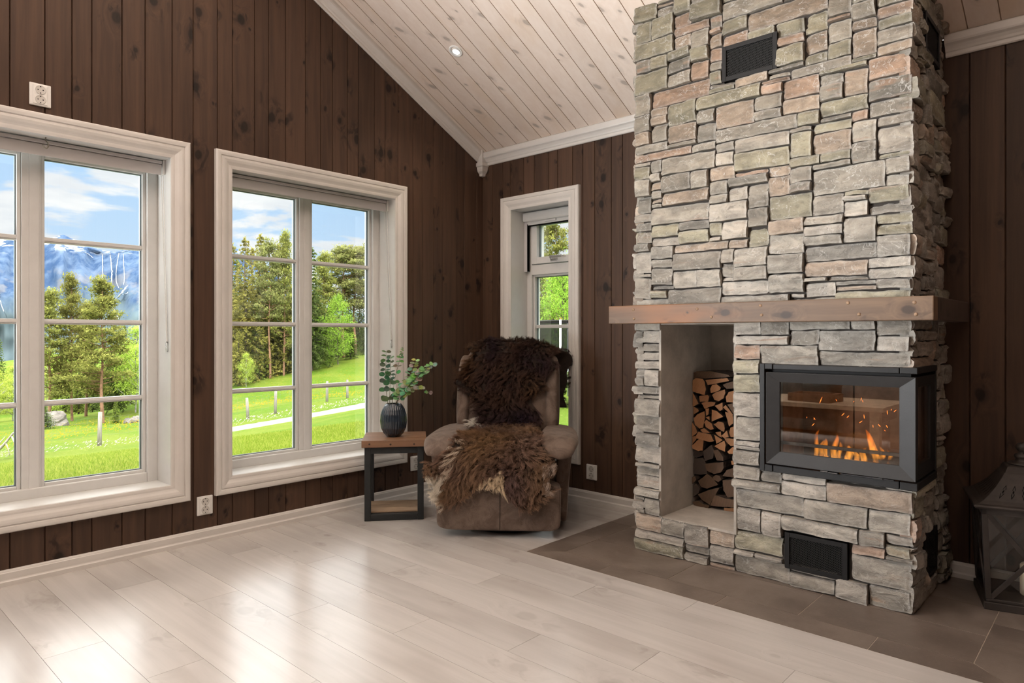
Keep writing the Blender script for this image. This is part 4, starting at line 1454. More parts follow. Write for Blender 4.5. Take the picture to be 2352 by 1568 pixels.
def end_mat(name, c1, c2):
    m, t, out = new_mat(name)
    co = t('ShaderNodeTexCoord', out=3)
    rn = t('ShaderNodeAttribute', attribute_name='rnd', out=2)
    v = t.vmath('ADD', co, t('ShaderNodeCombineXYZ', inp={0: rn, 1: 0.0, 2: t.math('MULTIPLY', rn, 0.6)}))
    n_ = t.noise(v, 26.0, 5.0, 0.65)
    wv = t('ShaderNodeTexWave', out=1, wave_type='RINGS', rings_direction='Y', inp={'Vector': v, 'Scale': 38.0, 'Distortion': 3.0, 'Detail': 2.0})
    c = t.mix(t.math('ADD', t.math('MULTIPLY', n_, 0.8), t.math('MULTIPLY', wv, 0.25)), c1, c2)
    tv = t('ShaderNodeTexWhiteNoise', out=0, noise_dimensions='1D', inp={'W': t.math('MULTIPLY', rn, 531.0)})
    c = t('ShaderNodeHueSaturation', inp={'Color': c, 'Value': t('ShaderNodeMapRange', inp={0: tv, 1: 0.0, 2: 1.0, 3: 0.82, 4: 1.2})})
    p = t('ShaderNodeBsdfPrincipled', out=None, inp={'Base Color': c, 'Roughness': 0.8})
    t.l.new(p.outputs[0], out.inputs[0])
    return m
MEND = end_mat('split_wood_end', (0.29, 0.125, 0.052), (0.43, 0.22, 0.105))
MENDD = end_mat('old_wood_end', (0.06, 0.036, 0.022), (0.16, 0.092, 0.054))
MENDX = end_mat('dark_wood_end', (0.035, 0.026, 0.022), (0.075, 0.052, 0.04))
MBARK = simple('bark', (0.075, 0.052, 0.040), 0.9, var=0.5, vscale=40, bump=0.8, bscale=70)
DARK = {33, 34, 36, 43}
OLD = {0, 6, 12, 35, 37, 38, 40, 41, 42, 44, 45, 46, 47}
YL = -0.300
cents = []
for k, pz in enumerate(LOGS):
    q = []
    for (zx, zy) in pz:
        px, py = 1500 + zx / 3.268, 740 + zy / 3.268
        d = FWD + RGT * ((px - HX) / FOC) + UPV * ((HY - py) / FOC)
        t = (YL - CAM.y) / d.y
        p = CAM + d * t
        q.append((min(max(p.x, NX0 + 0.003), NX1 - 0.004), max(p.z, NZ0 + 0.001)))
    cents.append((k, q, sum(a for a, b in q) / len(q), sum(b for a, b in q) / len(q)))
rowz = sorted({c[0] for c in cents}, key=lambda k: -cents[k][3])
order = []
row = []
for k in rowz:
    if row and cents[row[0]][3] - cents[k][3] > 0.052:
        order.append(row)
        row = []
    row.append(k)
order.append(row)
ORD = ['first', 'second', 'third', 'fourth', 'fifth', 'sixth', 'seventh', 'eighth', 'ninth', 'tenth', 'eleventh', 'twelfth', 'thirteenth', 'fourteenth', 'fifteenth']
where = {}
for ri, row in enumerate(order):
    for ci, k in enumerate(sorted(row, key=lambda k: cents[k][2])):
        where[k] = '%s from left in %s row down of the niche stack' % (ORD[ci], ORD[ri])
for k, q, cxx, czz in cents:
    qr = random.Random(100 + k)
    root = label(empty('split_log', (cxx, YL, czz)), '', 'log', 'split logs stacked in the niche')
    tone = 'dark' if k in DARK else 'old brown' if k in OLD else 'pale orange'
    root['label'] = '%s split log, %s' % (tone, where[k])
    # densify outline and roughen it
    out = []
    n = len(q)
    for i in range(n):
        (ax, az), (bx, bz) = q[i], q[(i + 1) % n]
        m_ = max(1, int(math.hypot(bx - ax, bz - az) / 0.012))
        for t in range(m_):
            f = t / m_
            jx, jz = (qr.uniform(-.0012, .0012), qr.uniform(-.0012, .0012)) if t else (0, 0)
            out.append((ax + (bx - ax) * f + jx, az + (bz - az) * f + jz))
    y0 = YL + qr.uniform(-0.012, 0.014)
    tl = qr.uniform(-0.10, 0.10)
    yb = NYB - 0.004 - qr.uniform(0, 0.02)
    mb = MB()
    ia = [mb.vert((x, y0 + tl * (x - cxx), z), rnd=qr.random() * 0 + k * 0.137 % 1) for x, z in out]
    ib = [mb.vert((cxx + (x - cxx) * 0.97, yb, czz + (z - czz) * 0.97), rnd=k * 0.137 % 1) for x, z in out]
    n = len(out)
    for i in range(n):
        mb.face((ia[i], ia[(i + 1) % n], ib[(i + 1) % n], ib[i]), 0)
    mb.face(ib[::-1], 0)
    o = mb.build('bark', MBARK, root)
    o.location = -root.location
    mb = MB()
    mb.face([mb.vert((x, y0 + tl * (x - cxx) - 0.0006, z), rnd=k * 0.137 % 1) for x, z in out], 0)
    o = mb.build('cut_end', MENDX if k in DARK else MENDD if k in OLD else MEND, root, fix=False)
    o.location = -root.location
# ------------------------------------------------------------------ recliner
def suede_mat():
    m, t, out = new_mat('brown_suede')
    co = t('ShaderNodeTexCoord', out=3)
    a = t.noise(co, 11.0, 4.0, 0.6, 0.8)
    b = t.noise(co, 420.0, 2.0, 0.6)
    c = t.mix(t.ramp(a, 0.34, 0.66), (0.110, 0.077, 0.060), (0.185, 0.135, 0.108))
    c = t('ShaderNodeHueSaturation', inp={'Color': c, 'Value': t.ramp(b, 0.3, 0.7, 0.85, 1.15)})
    p = t('ShaderNodeBsdfPrincipled', out=None, inp={'Base Color': c, 'Roughness': 0.85})
    p.inputs['Specular IOR Level'].default_value = 0.25
    p.inputs['Sheen Weight'].default_value = 0.3
    p.inputs['Sheen Roughness'].default_value = 0.35
    p.inputs['Sheen Tint'].default_value = (0.9, 0.8, 0.72, 1)
    wn = t.noise(t.scale(co, (14, 14, 5)), 1.0, 3.0, 0.5, 1.0)
    bp = t('ShaderNodeBump', inp={'Strength': 0.35, 'Distance': 0.01, 'Height': t.math('ADD', wn, t.math('MULTIPLY', b, 0.06))})
    t.l.new(bp, p.inputs['Normal'])
    t.l.new(p.outputs[0], out.inputs[0])
    return m
MSUEDE = suede_mat()
CH_YAW = YAW - R(5.0)
ch_front = CAM + FWD * 3.60 + RGT * (-0.075)
ch_front.z = 0
chair = label(empty('recliner_armchair', tuple(ch_front), CH_YAW), 'brown suede recliner armchair draped with two sheepskins in the corner', 'armchair')
def pillow(mb, c, s, ex=2.6, nu=28, nv=20, M=None, wr=0.0, seed=0.0, shape=None):
    """soft rounded box, half sizes s"""
    rows = []
    def sg(x, p):
        return math.copysign(abs(x) ** p, x)
    p = 2.0 / ex
    for j in range(nv + 1):
        ph = -PI / 2 + PI * j / nv
        row = []
        for i in range(nu):
            th = 2 * PI * i / nu
            x = sg(math.cos(ph), p) * sg(math.cos(th), p)
            y = sg(math.cos(ph), p) * sg(math.sin(th), p)
            z = sg(math.sin(ph), p)
            q = Vector((x * s[0], y * s[1], z * s[2]))
            if shape:
                q = shape(x, y, z, q)
            if wr:
                n_ = noise.noise(Vector((q.x * 9 + seed, q.y * 9, q.z * 9))) * wr + noise.noise(Vector((q.x * 26 + seed, q.y * 26, q.z * 20))) * wr * 0.4
                q *= 1 + n_
            q = q + Vector(c) if M is None else M @ q + Vector(c)
            row.append(q)
        rows.append(row)
    mb.grid(rows, 0, True, closed_v=True)
def part(mb, name, mat, bevel=0.0, sub=0, segs=3):
    return mb.build(name, mat, chair, bevel=bevel, subsurf=sub, segs=segs)
# swivel base
mb = MB()
mb.lathe([(0.02, 0.0), (0.26, 0.0), (0.265, 0.008), (0.255, 0.022), (0.10, 0.03), (0.08, 0.05), (0.02, 0.05)], 48, c=(0.02, 0.36, 0.001))
part(mb, 'swivel_base', MIRON2)
# front panel
mb = MB()
def fp(x, y, z, q):
    q.y += 0.006 * math.sin(q.x * 9) * (1 if y < 0 else 0)
    return q
pillow(mb, (0, 0.05, 0.168), (0.332, 0.062, 0.128), ex=9, nu=56, nv=28, shape=fp)
o = part(mb, 'front_panel', MSUEDE)
mb = MB()
mb.tube([(0.012, -0.0135, 0.05), (0.012, -0.0145, 0.17), (0.012, -0.0135, 0.288)], 0.0018, 6)
mb.build('centre_seam', simple('seam_thread', (0.06, 0.043, 0.036), 0.9, var=0), o)
# padded footrest tiers
for z, sy, hw in ((0.336, 0.0, 0.296), (0.418, 0.012, 0.300)):
    mb = MB()
    pillow(mb, (0, 0.055 - sy, z), (hw, 0.075, 0.0435), ex=3.4, nu=44, nv=18, wr=0.03, seed=z * 9)
    part(mb, 'footrest_pad', MSUEDE)
# seat
mb = MB()
pillow(mb, (0, 0.31, 0.43), (0.285, 0.30, 0.075), ex=4, nu=40, nv=16, wr=0.02, seed=4)
part(mb, 'seat_cushion', MSUEDE)
# side bodies, flaring to the arms
for s_ in (-1, 1):
    mb = MB()
    def sb(x, y, z, q, s_=s_):
        f = (q.z + 0.225) / 0.45
        q.x += s_ * (0.035 * f * f)
        q.y += -0.0 + (0.02 * (1 - f) if y < 0 else 0)
        return q
    pillow(mb, (s_ * 0.325, 0.435, 0.255), (0.042, 0.315, 0.215), ex=8, nu=40, nv=24, shape=sb)
    part(mb, 'side_panel', MSUEDE)
    mb = MB()
    def ar(x, y, z, q, s_=s_):
        f = (q.y + 0.36) / 0.72               # 0 front .. 1 back
        q.z *= 1.0 + 0.08 * (1 - f)
        q.z += -0.004 * f - 0.012 * (1 - f) ** 2 - 0.05 * (max(0, 0.25 - f) / 0.25) ** 2
        q.x *= 1.06 - 0.16 * f
        pl = math.sin(q.x * 95 + math.sin(q.z * 30) * 2) * 0.0035
        if f < 0.22:
            q.y += pl * (0.22 - f) / 0.22
            q.z += pl * 0.6
        q.z -= s_ * q.x * 0.10
        return q
    pillow(mb, (s_ * 0.322, 0.325, 0.503), (0.106, 0.36, 0.037), ex=2.7, nu=72, nv=36, wr=0.018, seed=s_ * 3 + 5, shape=ar)
    part(mb, 'armrest', MSUEDE)
# backrest in two puffy sections
TB = R(17)
MBK = Matrix.Rotation(-TB, 4, 'X')
mb = MB()
def bk(x, y, z, q):
    q.y += 0.03 * (1 - x * x) * (-1 if y < 0 else 0)
    q.x *= 1.0 - 0.07 * max(0, z) ** 2
    cr = abs(z * 0.36 - 0.06)
    if y < 0:
        q.y += 0.022 * math.exp(-(cr / 0.035) ** 2)
    return q
pillow(mb, (0, 0.66, 0.71), (0.302, 0.10, 0.305), ex=4.2, nu=60, nv=44, M=MBK, wr=0.014, seed=8, shape=bk)
part(mb, 'backrest', MSUEDE)
for s_ in (-1, 1):
    mb = MB()
    pillow(mb, (s_ * 0.272, 0.615, 0.70), (0.045, 0.09, 0.255), ex=3.2, nu=24, nv=30, M=MBK, wr=0.02, seed=12 + s_)
    part(mb, 'backrest_wing', MSUEDE)

# ------------------------------------------------------------------ sheepskins
from mathutils.bvhtree import BVHTree
bv_v, bv_f = [], []
for ch_ in chair.children:
    if ch_.type == 'MESH' and ch_.name.split('.')[0] in ('front_panel', 'footrest_pad', 'seat_cushion', 'side_panel', 'armrest', 'backrest', 'backrest_wing'):
        k0 = len(bv_v)
        bv_v += [v.co.copy() for v in ch_.data.vertices]
        bv_f += [[k0 + i for i in p.vertices] for p in ch_.data.polygons]
BVH = BVHTree.FromPolygons(bv_v, bv_f)
def fur_mat(name, rough=0.55):
    m, t, out = new_mat(name)
    c = t('ShaderNodeAttribute', attribute_name='col', out=0)
    p = t('ShaderNodeBsdfPrincipled', out=None, inp={'Base Color': c, 'Roughness': rough})
    p.inputs['Specular IOR Level'].default_value = 0.22
    t.l.new(p.outputs[0], out.inputs[0])
    return m
MFUR = fur_mat('wool_strands')
MHIDE = simple('dark_hide', (0.035, 0.022, 0.016), 0.9, var=0.3, vscale=30)
def cat_path(keys, s):
    n = len(keys) - 1
    f = max(0.0, min(0.99999, s)) * n
    i = int(f)
    f -= i
    p0, p1, p2, p3 = keys[max(0, i - 1)], keys[i], keys[i + 1], keys[min(n, i + 2)]
    return [0.5 * ((2 * b) + (-a + c) * f + (2 * a - 5 * b + 4 * c - d) * f * f + (-a + 3 * b - 3 * c + d) * f ** 3) for a, b, c, d in zip(p0, p1, p2, p3)]
def sheepskin(text, keys, colfn, seed, count, length, lift=0.006, curl=0.4, patches=None, bulge=None, edge=None):
    """keys: (y, z, left, right) along the skin; strands grow from its surface"""
    root = label(empty('sheepskin', tuple(ch_front), CH_YAW), text, 'sheepskin', 'sheepskins on the recliner')
    NS, NT_ = 60, 40
    def surf0(s, t):
        y, z, l, r = cat_path(keys, s)
        if edge:
            l += edge(s, -1)
            r += edge(s, 1)
        x = l + (r - l) * t
        if bulge:
            dy, dz = bulge(x, y, z, s)
            y += dy
            z += dz
        return Vector((x, y, z))
    G0 = [[surf0(i / NS, j / NT_) for j in range(NT_ + 1)] for i in range(NS + 1)]
    for it in range(4):                       # lay the skin on the upholstery, then relax it
        for i in range(NS + 1):
            for j in range(NT_ + 1):
                p = G0[i][j]
                hit = BVH.find_nearest(p)
                if hit[0] is not None:
                    dsg = (p - hit[0]).dot(hit[1])
                    if dsg < 0.012:
                        G0[i][j] = hit[0] + hit[1] * 0.012
                    elif it < 3 and dsg < 0.09:
                        G0[i][j] = p - hit[1] * (dsg - 0.012) * 0.3
        if it < 3:
            G1 = [[v.copy() for v in r] for r in G0]
            for i in range(1, NS):
                for j in range(NT_ + 1):
                    if 0 < j < NT_:
                        G1[i][j] = G0[i][j] * 0.4 + (G0[i - 1][j] + G0[i + 1][j] + G0[i][j - 1] + G0[i][j + 1]) * 0.15
                    else:
                        G1[i][j] = G0[i][j] * 0.6 + (G0[i - 1][j] + G0[i + 1][j]) * 0.2
            G0 = G1
    def surf(s, t):
        a, b = max(0, min(NS - 1e-6, s * NS)), max(0, min(NT_ - 1e-6, t * NT_))
        i, j = int(a), int(b)
        a -= i
        b -= j
        return (G0[i][j] * (1 - a) + G0[i + 1][j] * a) * (1 - b) + (G0[i][j + 1] * (1 - a) + G0[i + 1][j + 1] * a) * b
    mb = MB()
    mb.grid([[surf(i / NS, j / NT_) for j in range(NT_ + 1)] for i in range(NS + 1)], 0, True)
    o = mb.build('hide', MHIDE, root, fix=False)
    md = o.modifiers.new('thickness', 'SOLIDIFY')
    md.thickness = 0.006
    md.offset = 0.0
    q = np.random.RandomState(seed)
    # area-weighted sampling over cells
    cells, ws = [], []
    G = [[surf(i / NS, j / NT_) for j in range(NT_ + 1)] for i in range(NS + 1)]
    for i in range(NS):
        for j in range(NT_):
            a = (G[i + 1][j] - G[i][j]).cross(G[i][j + 1] - G[i][j]).length
            cells.append((i, j))
            ws.append(a)
    ws = np.array(ws)
    ws /= ws.sum()
    nclump = count // 16
    def frame(s, t):
        e = 0.02
        p = surf(s, t)
        ds = (surf(min(1, s + e), t) - surf(max(0, s - e), t))
        dt = (surf(s, min(1, t + e)) - surf(s, max(0, t - e)))
        n = ds.cross(dt)
        if n.length < 1e-9:
            n = Vector((0, -1, 0))
        n.normalize()
        return p, ds.normalized() if ds.length > 1e-9 else Vector((0, 0, -1)), dt.normalized() if dt.length > 1e-9 else Vector((1, 0, 0)), n
    K = 6
    POS, RAD, CLR = [], [], []
    ci = q.choice(len(cells), nclump, p=ws)
    for c in ci:
        i, j = cells[c]
        s, t = (i + q.rand()) / NS, (j + q.rand()) / NT_
        p, ds, dt, n = frame(s, t)
        swirl = noise.noise(Vector((p.x * 7 + seed, p.y * 7, p.z * 7))) * 2.4
        comb = (ds * math.cos(swirl) + dt * math.sin(swirl)) * 0.75
        tx = (t - 0.5) * 2
        comb += dt * tx * abs(tx) * 0.7
        comb.z -= 0.25
        L = length * q.uniform(0.75, 1.25)
        tip = p + n * L * q.uniform(0.5, 0.75) + comb * L * 0.62 + Vector(q.normal(0, 0.006, 3))
        ph = q.uniform(0, 6.28)
        amp = L * curl * q.uniform(0.06, 0.2)
        bend = dt * math.cos(ph) + ds * math.sin(ph)
        base, tipc = colfn(p, s, t, q)
        rad = 0.011 * q.uniform(0.7, 1.3)
        for h in range(16):
            a, b = q.uniform(0, 6.28), rad * math.sqrt(q.rand())
            r0 = p + dt * (b * math.cos(a)) + ds * (b * math.sin(a)) + n * lift
            lt = q.uniform(0.72, 1.08)
            sp = Vector(q.normal(0, 0.0048, 3))
            vv = q.uniform(0.7, 1.35)
            for k in range(K):
                f = k / (K - 1) * lt
                g = f * f * (3 - 2 * min(1, f)) if f < 1 else f
                up_ = n * (L * 0.62 * f * (1.25 - 0.35 * f))
                pt = r0 * 1.0 + (tip - r0) * (0.35 * f + 0.65 * g) + up_ * 0.35 * (1 - f) + sp * f + bend * (amp * math.sin(f * 5.5 + ph))
                POS.append((pt.x, pt.y, pt.z))
                RAD.append(0.00062 * (1.0 - 0.72 * min(1, f)))
                m_ = min(1, f)
                CLR.append(tuple(vv * (base[w_] * (1 - m_) + tipc[w_] * m_) for w_ in range(3)))
    n = len(POS) // K
    cu = bpy.data.hair_curves.new('wool')
    cu.add_curves([K] * n)
    cu.attributes['position'].data.foreach_set('vector', np.array(POS, dtype=np.float32).ravel())
    ra = cu.attributes.get('radius') or cu.attributes.new('radius', 'FLOAT', 'POINT')
    ra.data.foreach_set('value', np.array(RAD, dtype=np.float32))
    ca = cu.attributes.new('col', 'FLOAT_COLOR', 'POINT')
    C4 = np.ones((len(CLR), 4), dtype=np.float32)
    C4[:, :3] = np.array(CLR)
    ca.data.foreach_set('color', C4.ravel())
    cu.materials.append(MFUR)
    ho = bpy.data.objects.new('wool', cu)
    COL.objects.link(ho)
    ho.parent = root
    return root, ho
def dark_col(p, s, t, q):
    v = 0.75 + 0.5 * q.rand()
    w_ = noise.noise(Vector((p.x * 6, p.z * 6, 3.0)))
    b = (0.014 * v, 0.008 * v, 0.006 * v)
    tip = (0.088 * v * (1 + w_), 0.044 * v * (1 + w_), 0.030 * v)
    if p.x < -0.145 and p.z < 0.585:
        b, tip = (0.55, 0.50, 0.43), (0.80, 0.76, 0.69)
    return b, tip
def dark_edge(s, side):
    return 0.028 * math.sin(s * 21 + side * 2) + 0.018 * math.sin(s * 47 + side)
sheepskin('dark brown long-haired sheepskin hung over the recliner backrest',
          [(0.90, 0.60, 0.20, 0.315), (0.90, 0.68, 0.05, 0.365), (0.892, 0.79, -0.20, 0.372), (0.885, 0.89, -0.26, 0.365), (0.83, 0.985, -0.275, 0.335), (0.70, 0.99, -0.265, 0.31), (0.625, 0.92, -0.25, 0.275), (0.575, 0.835, -0.285, 0.235),
           (0.535, 0.755, -0.285, 0.205), (0.505, 0.675, -0.225, 0.185), (0.48, 0.60, -0.18, 0.17), (0.44, 0.54, -0.175, 0.165), (0.36, 0.52, -0.15, 0.15)],
          dark_col, 5, 48000, 0.056, curl=0.9, edge=dark_edge)
def brown_col(p, s, t, q):
    v = 0.7 + 0.6 * q.rand()
    w_ = noise.noise(Vector((p.x * 5 + 9, p.y * 5, p.z * 5)))
    b = (0.050 * v, 0.024 * v, 0.014 * v)
    tip = (0.27 * v * (1 + 0.5 * w_), 0.160 * v * (1 + 0.5 * w_), 0.103 * v)
    W = ((0.62, 0.53, 0.42), (0.88, 0.80, 0.68))
    if p.x < -0.285 and p.z < 0.345 + 0.10 * (-0.285 - p.x):
        return W
    if -0.115 < p.x < 0.035 and p.z < 0.345 + 0.55 * (p.x + 0.03) and p.z > 0.15:
        return (0.60, 0.45, 0.29), (0.83, 0.66, 0.46)
    if abs(p.x + 0.235 - 0.4 * (p.z - 0.42)) < 0.028 and 0.34 < p.z < 0.50 and q.rand() < 0.5:
        return (0.45, 0.34, 0.25), (0.74, 0.62, 0.50)
    if p.x > 0.245 and p.z < 0.42 and q.rand() < 0.55:
        return (0.34, 0.25, 0.19), (0.60, 0.48, 0.40)
    return b, tip
def lobe(x, y, z, s):
    if s < 0.5:
        return (0.0, 0.012 * math.sin(x * 13))
    f = (s - 0.5) / 0.5
    return (-0.014 * math.cos((x + 0.06) * 20) * f, (0.062 * math.cos((x + 0.055) * 15.0) - 0.018) * f)
def brown_edge(s, side):
    return 0.022 * math.sin(s * 17 + side * 2) + 0.012 * math.sin(s * 39 + side)
sheepskin('mid brown sheepskin with white patches draped over the recliner seat',
          [(0.50, 0.545, -0.17, 0.18), (0.40, 0.522, -0.185, 0.185), (0.25, 0.520, -0.19, 0.19), (0.10, 0.520, -0.20, 0.20), (0.005, 0.505, -0.245, 0.22), (-0.045, 0.455, -0.31, 0.255), (-0.062, 0.38, -0.35, 0.285), (-0.062, 0.31, -0.365, 0.30), (-0.052, 0.255, -0.37, 0.30)],
          brown_col, 11, 52000, 0.046, curl=1.5, bulge=lobe, edge=brown_edge)

# ------------------------------------------------------------------ side table
MTOP = wood('table_top_wood', (0.30, 0.165, 0.095), (0.20, 0.108, 0.066), (0.06, 0.035, 0.025), 'x', rough=0.4, tint=0.12, smear=0.35, bump=0.25)
MSHELF = wood('worn_shelf_wood', (0.42, 0.30, 0.20), (0.27, 0.19, 0.13), (0.12, 0.08, 0.055), 'x', rough=0.7, tint=0.2, smear=0.4, bump=0.5)
MFRAME = simple('charcoal_steel', (0.026, 0.029, 0.031), 0.5, 0.3, var=0.12, vscale=30)
TA = math.atan2(0.772, 0.635)
tab = label(empty('side_table', (0.304, -1.287, 0), TA), 'small side table with a wooden top on a black steel frame beside the recliner', 'side table')
TW, TD, TH = 0.372, 0.350, 0.468
mb = MB()
for k in range(4):
    a, b = k * TD / 4, (k + 1) * TD / 4
    mb.box((0, a + 0.0004, TH - 0.040), (TW, b - 0.0004, TH), rnd=0.13 + 0.21 * k)
top = mb.build('table_top', MTOP, tab, bevel=0.0025)
for x in (0.045, 0.165, 0.30):
    mb = MB()
    mb.lathe([(0.0055, -0.0005), (0.005, 0.001), (0.0006, 0.0013)], 14, M=Matrix.Translation((x, 0, TH - 0.021 + 0.004 * math.sin(x * 60))) @ Matrix.Rotation(PI / 2, 4, 'X'))
    mb.build('dowel_plug', MBARK, top)
e, w_ = 0.016, 0.036
z1_ = TH - 0.0405
for (x, y) in ((e, e), (TW - e - w_, e), (e, TD - e - w_), (TW - e - w_, TD - e - w_)):
    mb = MB()
    mb.box((x, y, 0.0005), (x + w_, y + w_, z1_))
    mb.build('leg', MFRAME, tab, bevel=0.002)
for nm, z0_ in (('lower_rail', 0.002), ('upper_rail', z1_ - 0.038)):
    for y in (e, TD - e - w_):
        mb = MB()
        mb.box((e + w_, y, z0_), (TW - e - w_, y + w_, z0_ + 0.036))
        mb.build(nm, MFRAME, tab, bevel=0.002)
    for x in (e, TW - e - w_):
        mb = MB()
        mb.box((x, e + w_, z0_), (x + w_, TD - e - w_, z0_ + 0.036))
        mb.build(nm, MFRAME, tab, bevel=0.002)
mb = MB()
for k in range(3):
    a = e + w_ + k * (TD - 2 * e - 2 * w_) / 3
    mb.box((e + 0.002, a + 0.0006, 0.0385), (TW - e - 0.002, a + (TD - 2 * e - 2 * w_) / 3 - 0.0006, 0.050), rnd=0.3 + 0.17 * k)
mb.build('shelf', MSHELF, tab, bevel=0.002)

# ------------------------------------------------------------------ vase
MVASE = simple('ink_blue_glaze', (0.018, 0.030, 0.047), 0.16, var=0.25, vscale=10, coat=0.5)
vz = at(906, 1000, 4.075)
VP = Vector((0.298, -1.052, TH + 0.0006))
def vprof(t):
    # t 0..1 bottom to rim
    pts = [(0.0, 0.040), (0.03, 0.046), (0.12, 0.062), (0.28, 0.0755), (0.48, 0.0805), (0.66, 0.0775), (0.82, 0.068), (0.93, 0.056), (0.985, 0.0475), (1.0, 0.0455)]
    for k in range(len(pts) - 1):
        if pts[k][0] <= t <= pts[k + 1][0]:
            f = (t - pts[k][0]) / (pts[k + 1][0] - pts[k][0])
            f = f * f * (3 - 2 * f) * 0.35 + f * 0.65
            return pts[k][1] + (pts[k + 1][1] - pts[k][1]) * f
    return pts[-1][1]
VHT = 0.197
def flute(r, z, t):
    t_ = z / VHT
    amp = 0.0030 * min(1, max(0, (t_ - 0.03) / 0.12)) * min(1, max(0, (0.985 - t_) / 0.06))
    return r - amp * (1 - abs(math.cos(t * 15))) * 1.0
prof = [(vprof(k / 44), VHT * k / 44) for k in range(45)]
mb = MB()
mb.lathe(prof, 240, flute=flute, cap=False)
mb.lathe([(0.001, 0.0004), (0.040, 0.0004)], 60, cap=False)
mb.lathe([(0.0455, VHT), (0.0435, VHT + 0.0012), (0.0405, VHT - 0.001), (0.040, VHT - 0.012), (0.052, VHT - 0.04), (0.066, VHT * 0.55), (0.055, 0.03), (0.001, 0.012)], 60, cap=False)
vase = label(mb.build('vase', MVASE), 'ribbed dark blue ceramic vase standing on the side table', 'vase')
vase.location = VP

# ------------------------------------------------------------------ eucalyptus sprigs
def leaf_mat(name, col):
    m, t, out = new_mat(name)
    co = t('ShaderNodeTexCoord', out=3)
    cc = t('ShaderNodeAttribute', attribute_name='col', out=0)
    c = t('ShaderNodeHueSaturation', inp={'Color': cc, 'Value': t.ramp(t.noise(co, 60.0, 3.0), 0.3, 0.7, 0.8, 1.2)})
    p = t('ShaderNodeBsdfPrincipled', out=None, inp={'Base Color': c, 'Roughness': 0.5})
    tr = t('ShaderNodeBsdfTranslucent', inp={0: c})
    mx = t('ShaderNodeMixShader', inp={0: 0.25, 1: p.outputs[0], 2: tr})
    t.l.new(mx, out.inputs[0])
    return m
MLEAF = leaf_mat('eucalyptus_leaf', None)
MSTEM = simple('green_brown_stem', (0.16, 0.15, 0.085), 0.6, var=0.2)
S3 = 4.07 / FOC / 6.535
def zp(x, y, dep=0.0):
    """sprig point given on the picture scale of the vase close-up, dep metres behind the vase axis"""
    return VP + RGT * ((x - 563) * S3) + UPV * ((1440 - y) * S3 * 0.985) + FWD * dep
def disc_leaf(mb, base, d, nrm, L, W, col, m=0):
    d = d.normalized()
    nrm = (nrm - d * nrm.dot(d)).normalized()
    s = d.cross(nrm)
    rows = []
    n, k_ = 7, 5
    for i in range(n):
        f = i / (n - 1)
        w_ = W * math.sqrt(max(0.0, 1 - (2 * f - 1) ** 2)) * (1.0 if f > 0.5 else 0.93) + 0.0004
        row = []
        for j in range(k_):
            g = (j / (k_ - 1) - 0.5) * 2
            row.append(base + d * (L * (0.06 + 0.94 * f)) + s * (w_ * g) + nrm * (0.16 * W * g * g - 0.10 * L * f * f))
        rows.append(row)
    mb.grid(rows, m, True, atts=lambda a, b: dict(col=col))
def sprig(text, pts, depth, leaves, cdark, clight, stem_r=0.0019):
    P = [zp(x, y, dp) for (x, y), dp in zip(pts, depth)]
    root = label(empty('eucalyptus_sprig', tuple(P[0])), text, 'sprig', 'eucalyptus sprigs in the vase')
    mb = MB()
    n = len(P)
    Q = []
    for i in range(n - 1):
        for t in range(6):
            Q.append(Vector(cat_path([tuple(p) for p in P], (i + t / 6) / (n - 1))))
    Q.append(P[-1])
    mb.tube(Q, [stem_r * (1 - 0.6 * k / len(Q)) for k in range(len(Q))], 7)
    o = mb.build('stem', MSTEM, root)
    o.location = -root.location
    mb = MB()
    q = random.Random(sum(map(ord, text)))
    for (ly, side, size) in leaves:
        # nearest stem point at that height (or fraction along for slanted stems)
        f = ly
        i = int(max(0, min(len(Q) - 2, f * (len(Q) - 1))))
        p = Q[i]
        tdir = (Q[i + 1] - Q[i]).normalized()
        a = q.uniform(-0.5, 0.5)
        out_ = RGT * side * math.cos(a) + FWD * math.sin(a) * (1 if side > 0 else -1)
        d = (out_ * 1.0 + tdir * q.uniform(0.05, 0.5)).normalized()
        nrm = tdir * q.uniform(0.35, 1.0) + FWD * q.uniform(-1.2, -0.3) + UPV * 0.3
        col = tuple(c0 + (c1 - c0) * q.random() for c0, c1 in zip(cdark, clight))
        disc_leaf(mb, p, d, nrm, size, size * q.uniform(0.40, 0.5), col)
    o = mb.build('leaves', MLEAF, root, fix=False)
    o.location = -root.location
def both(f0, f1, n, s0, s1, seed):
    q = random.Random(seed)
    r = []
    for k in range(n):
        f = f0 + (f1 - f0) * k / max(1, n - 1)
        s = s0 + (s1 - s0) * k / max(1, n - 1)
        r.append((f, -1, s * q.uniform(0.9, 1.15)))
        r.append((f + 0.012, 1, s * q.uniform(0.75, 1.1)))
    return r
G1, G2 = (0.030, 0.085, 0.030), (0.085, 0.17, 0.075)
L1, L2 = (0.16, 0.30, 0.10), (0.44, 0.58, 0.35)
sprig('upright dark green eucalyptus sprig, leftmost in the blue vase', [(560, 1200), (470, 930), (432, 560), (438, 330), (442, 140)], [0.0, 0.01, 0.02, 0.02, 0.02],
      both(0.30, 0.99, 9, 0.043, 0.030, 1), G1, G2)
sprig('upright dark green eucalyptus sprig at the centre of the vase', [(565, 1200), (512, 930), (520, 640), (524, 420), (528, 225)], [0.0, -0.015, -0.02, -0.025, -0.02],
      both(0.33, 0.99, 8, 0.046, 0.024, 2), G1, G2)
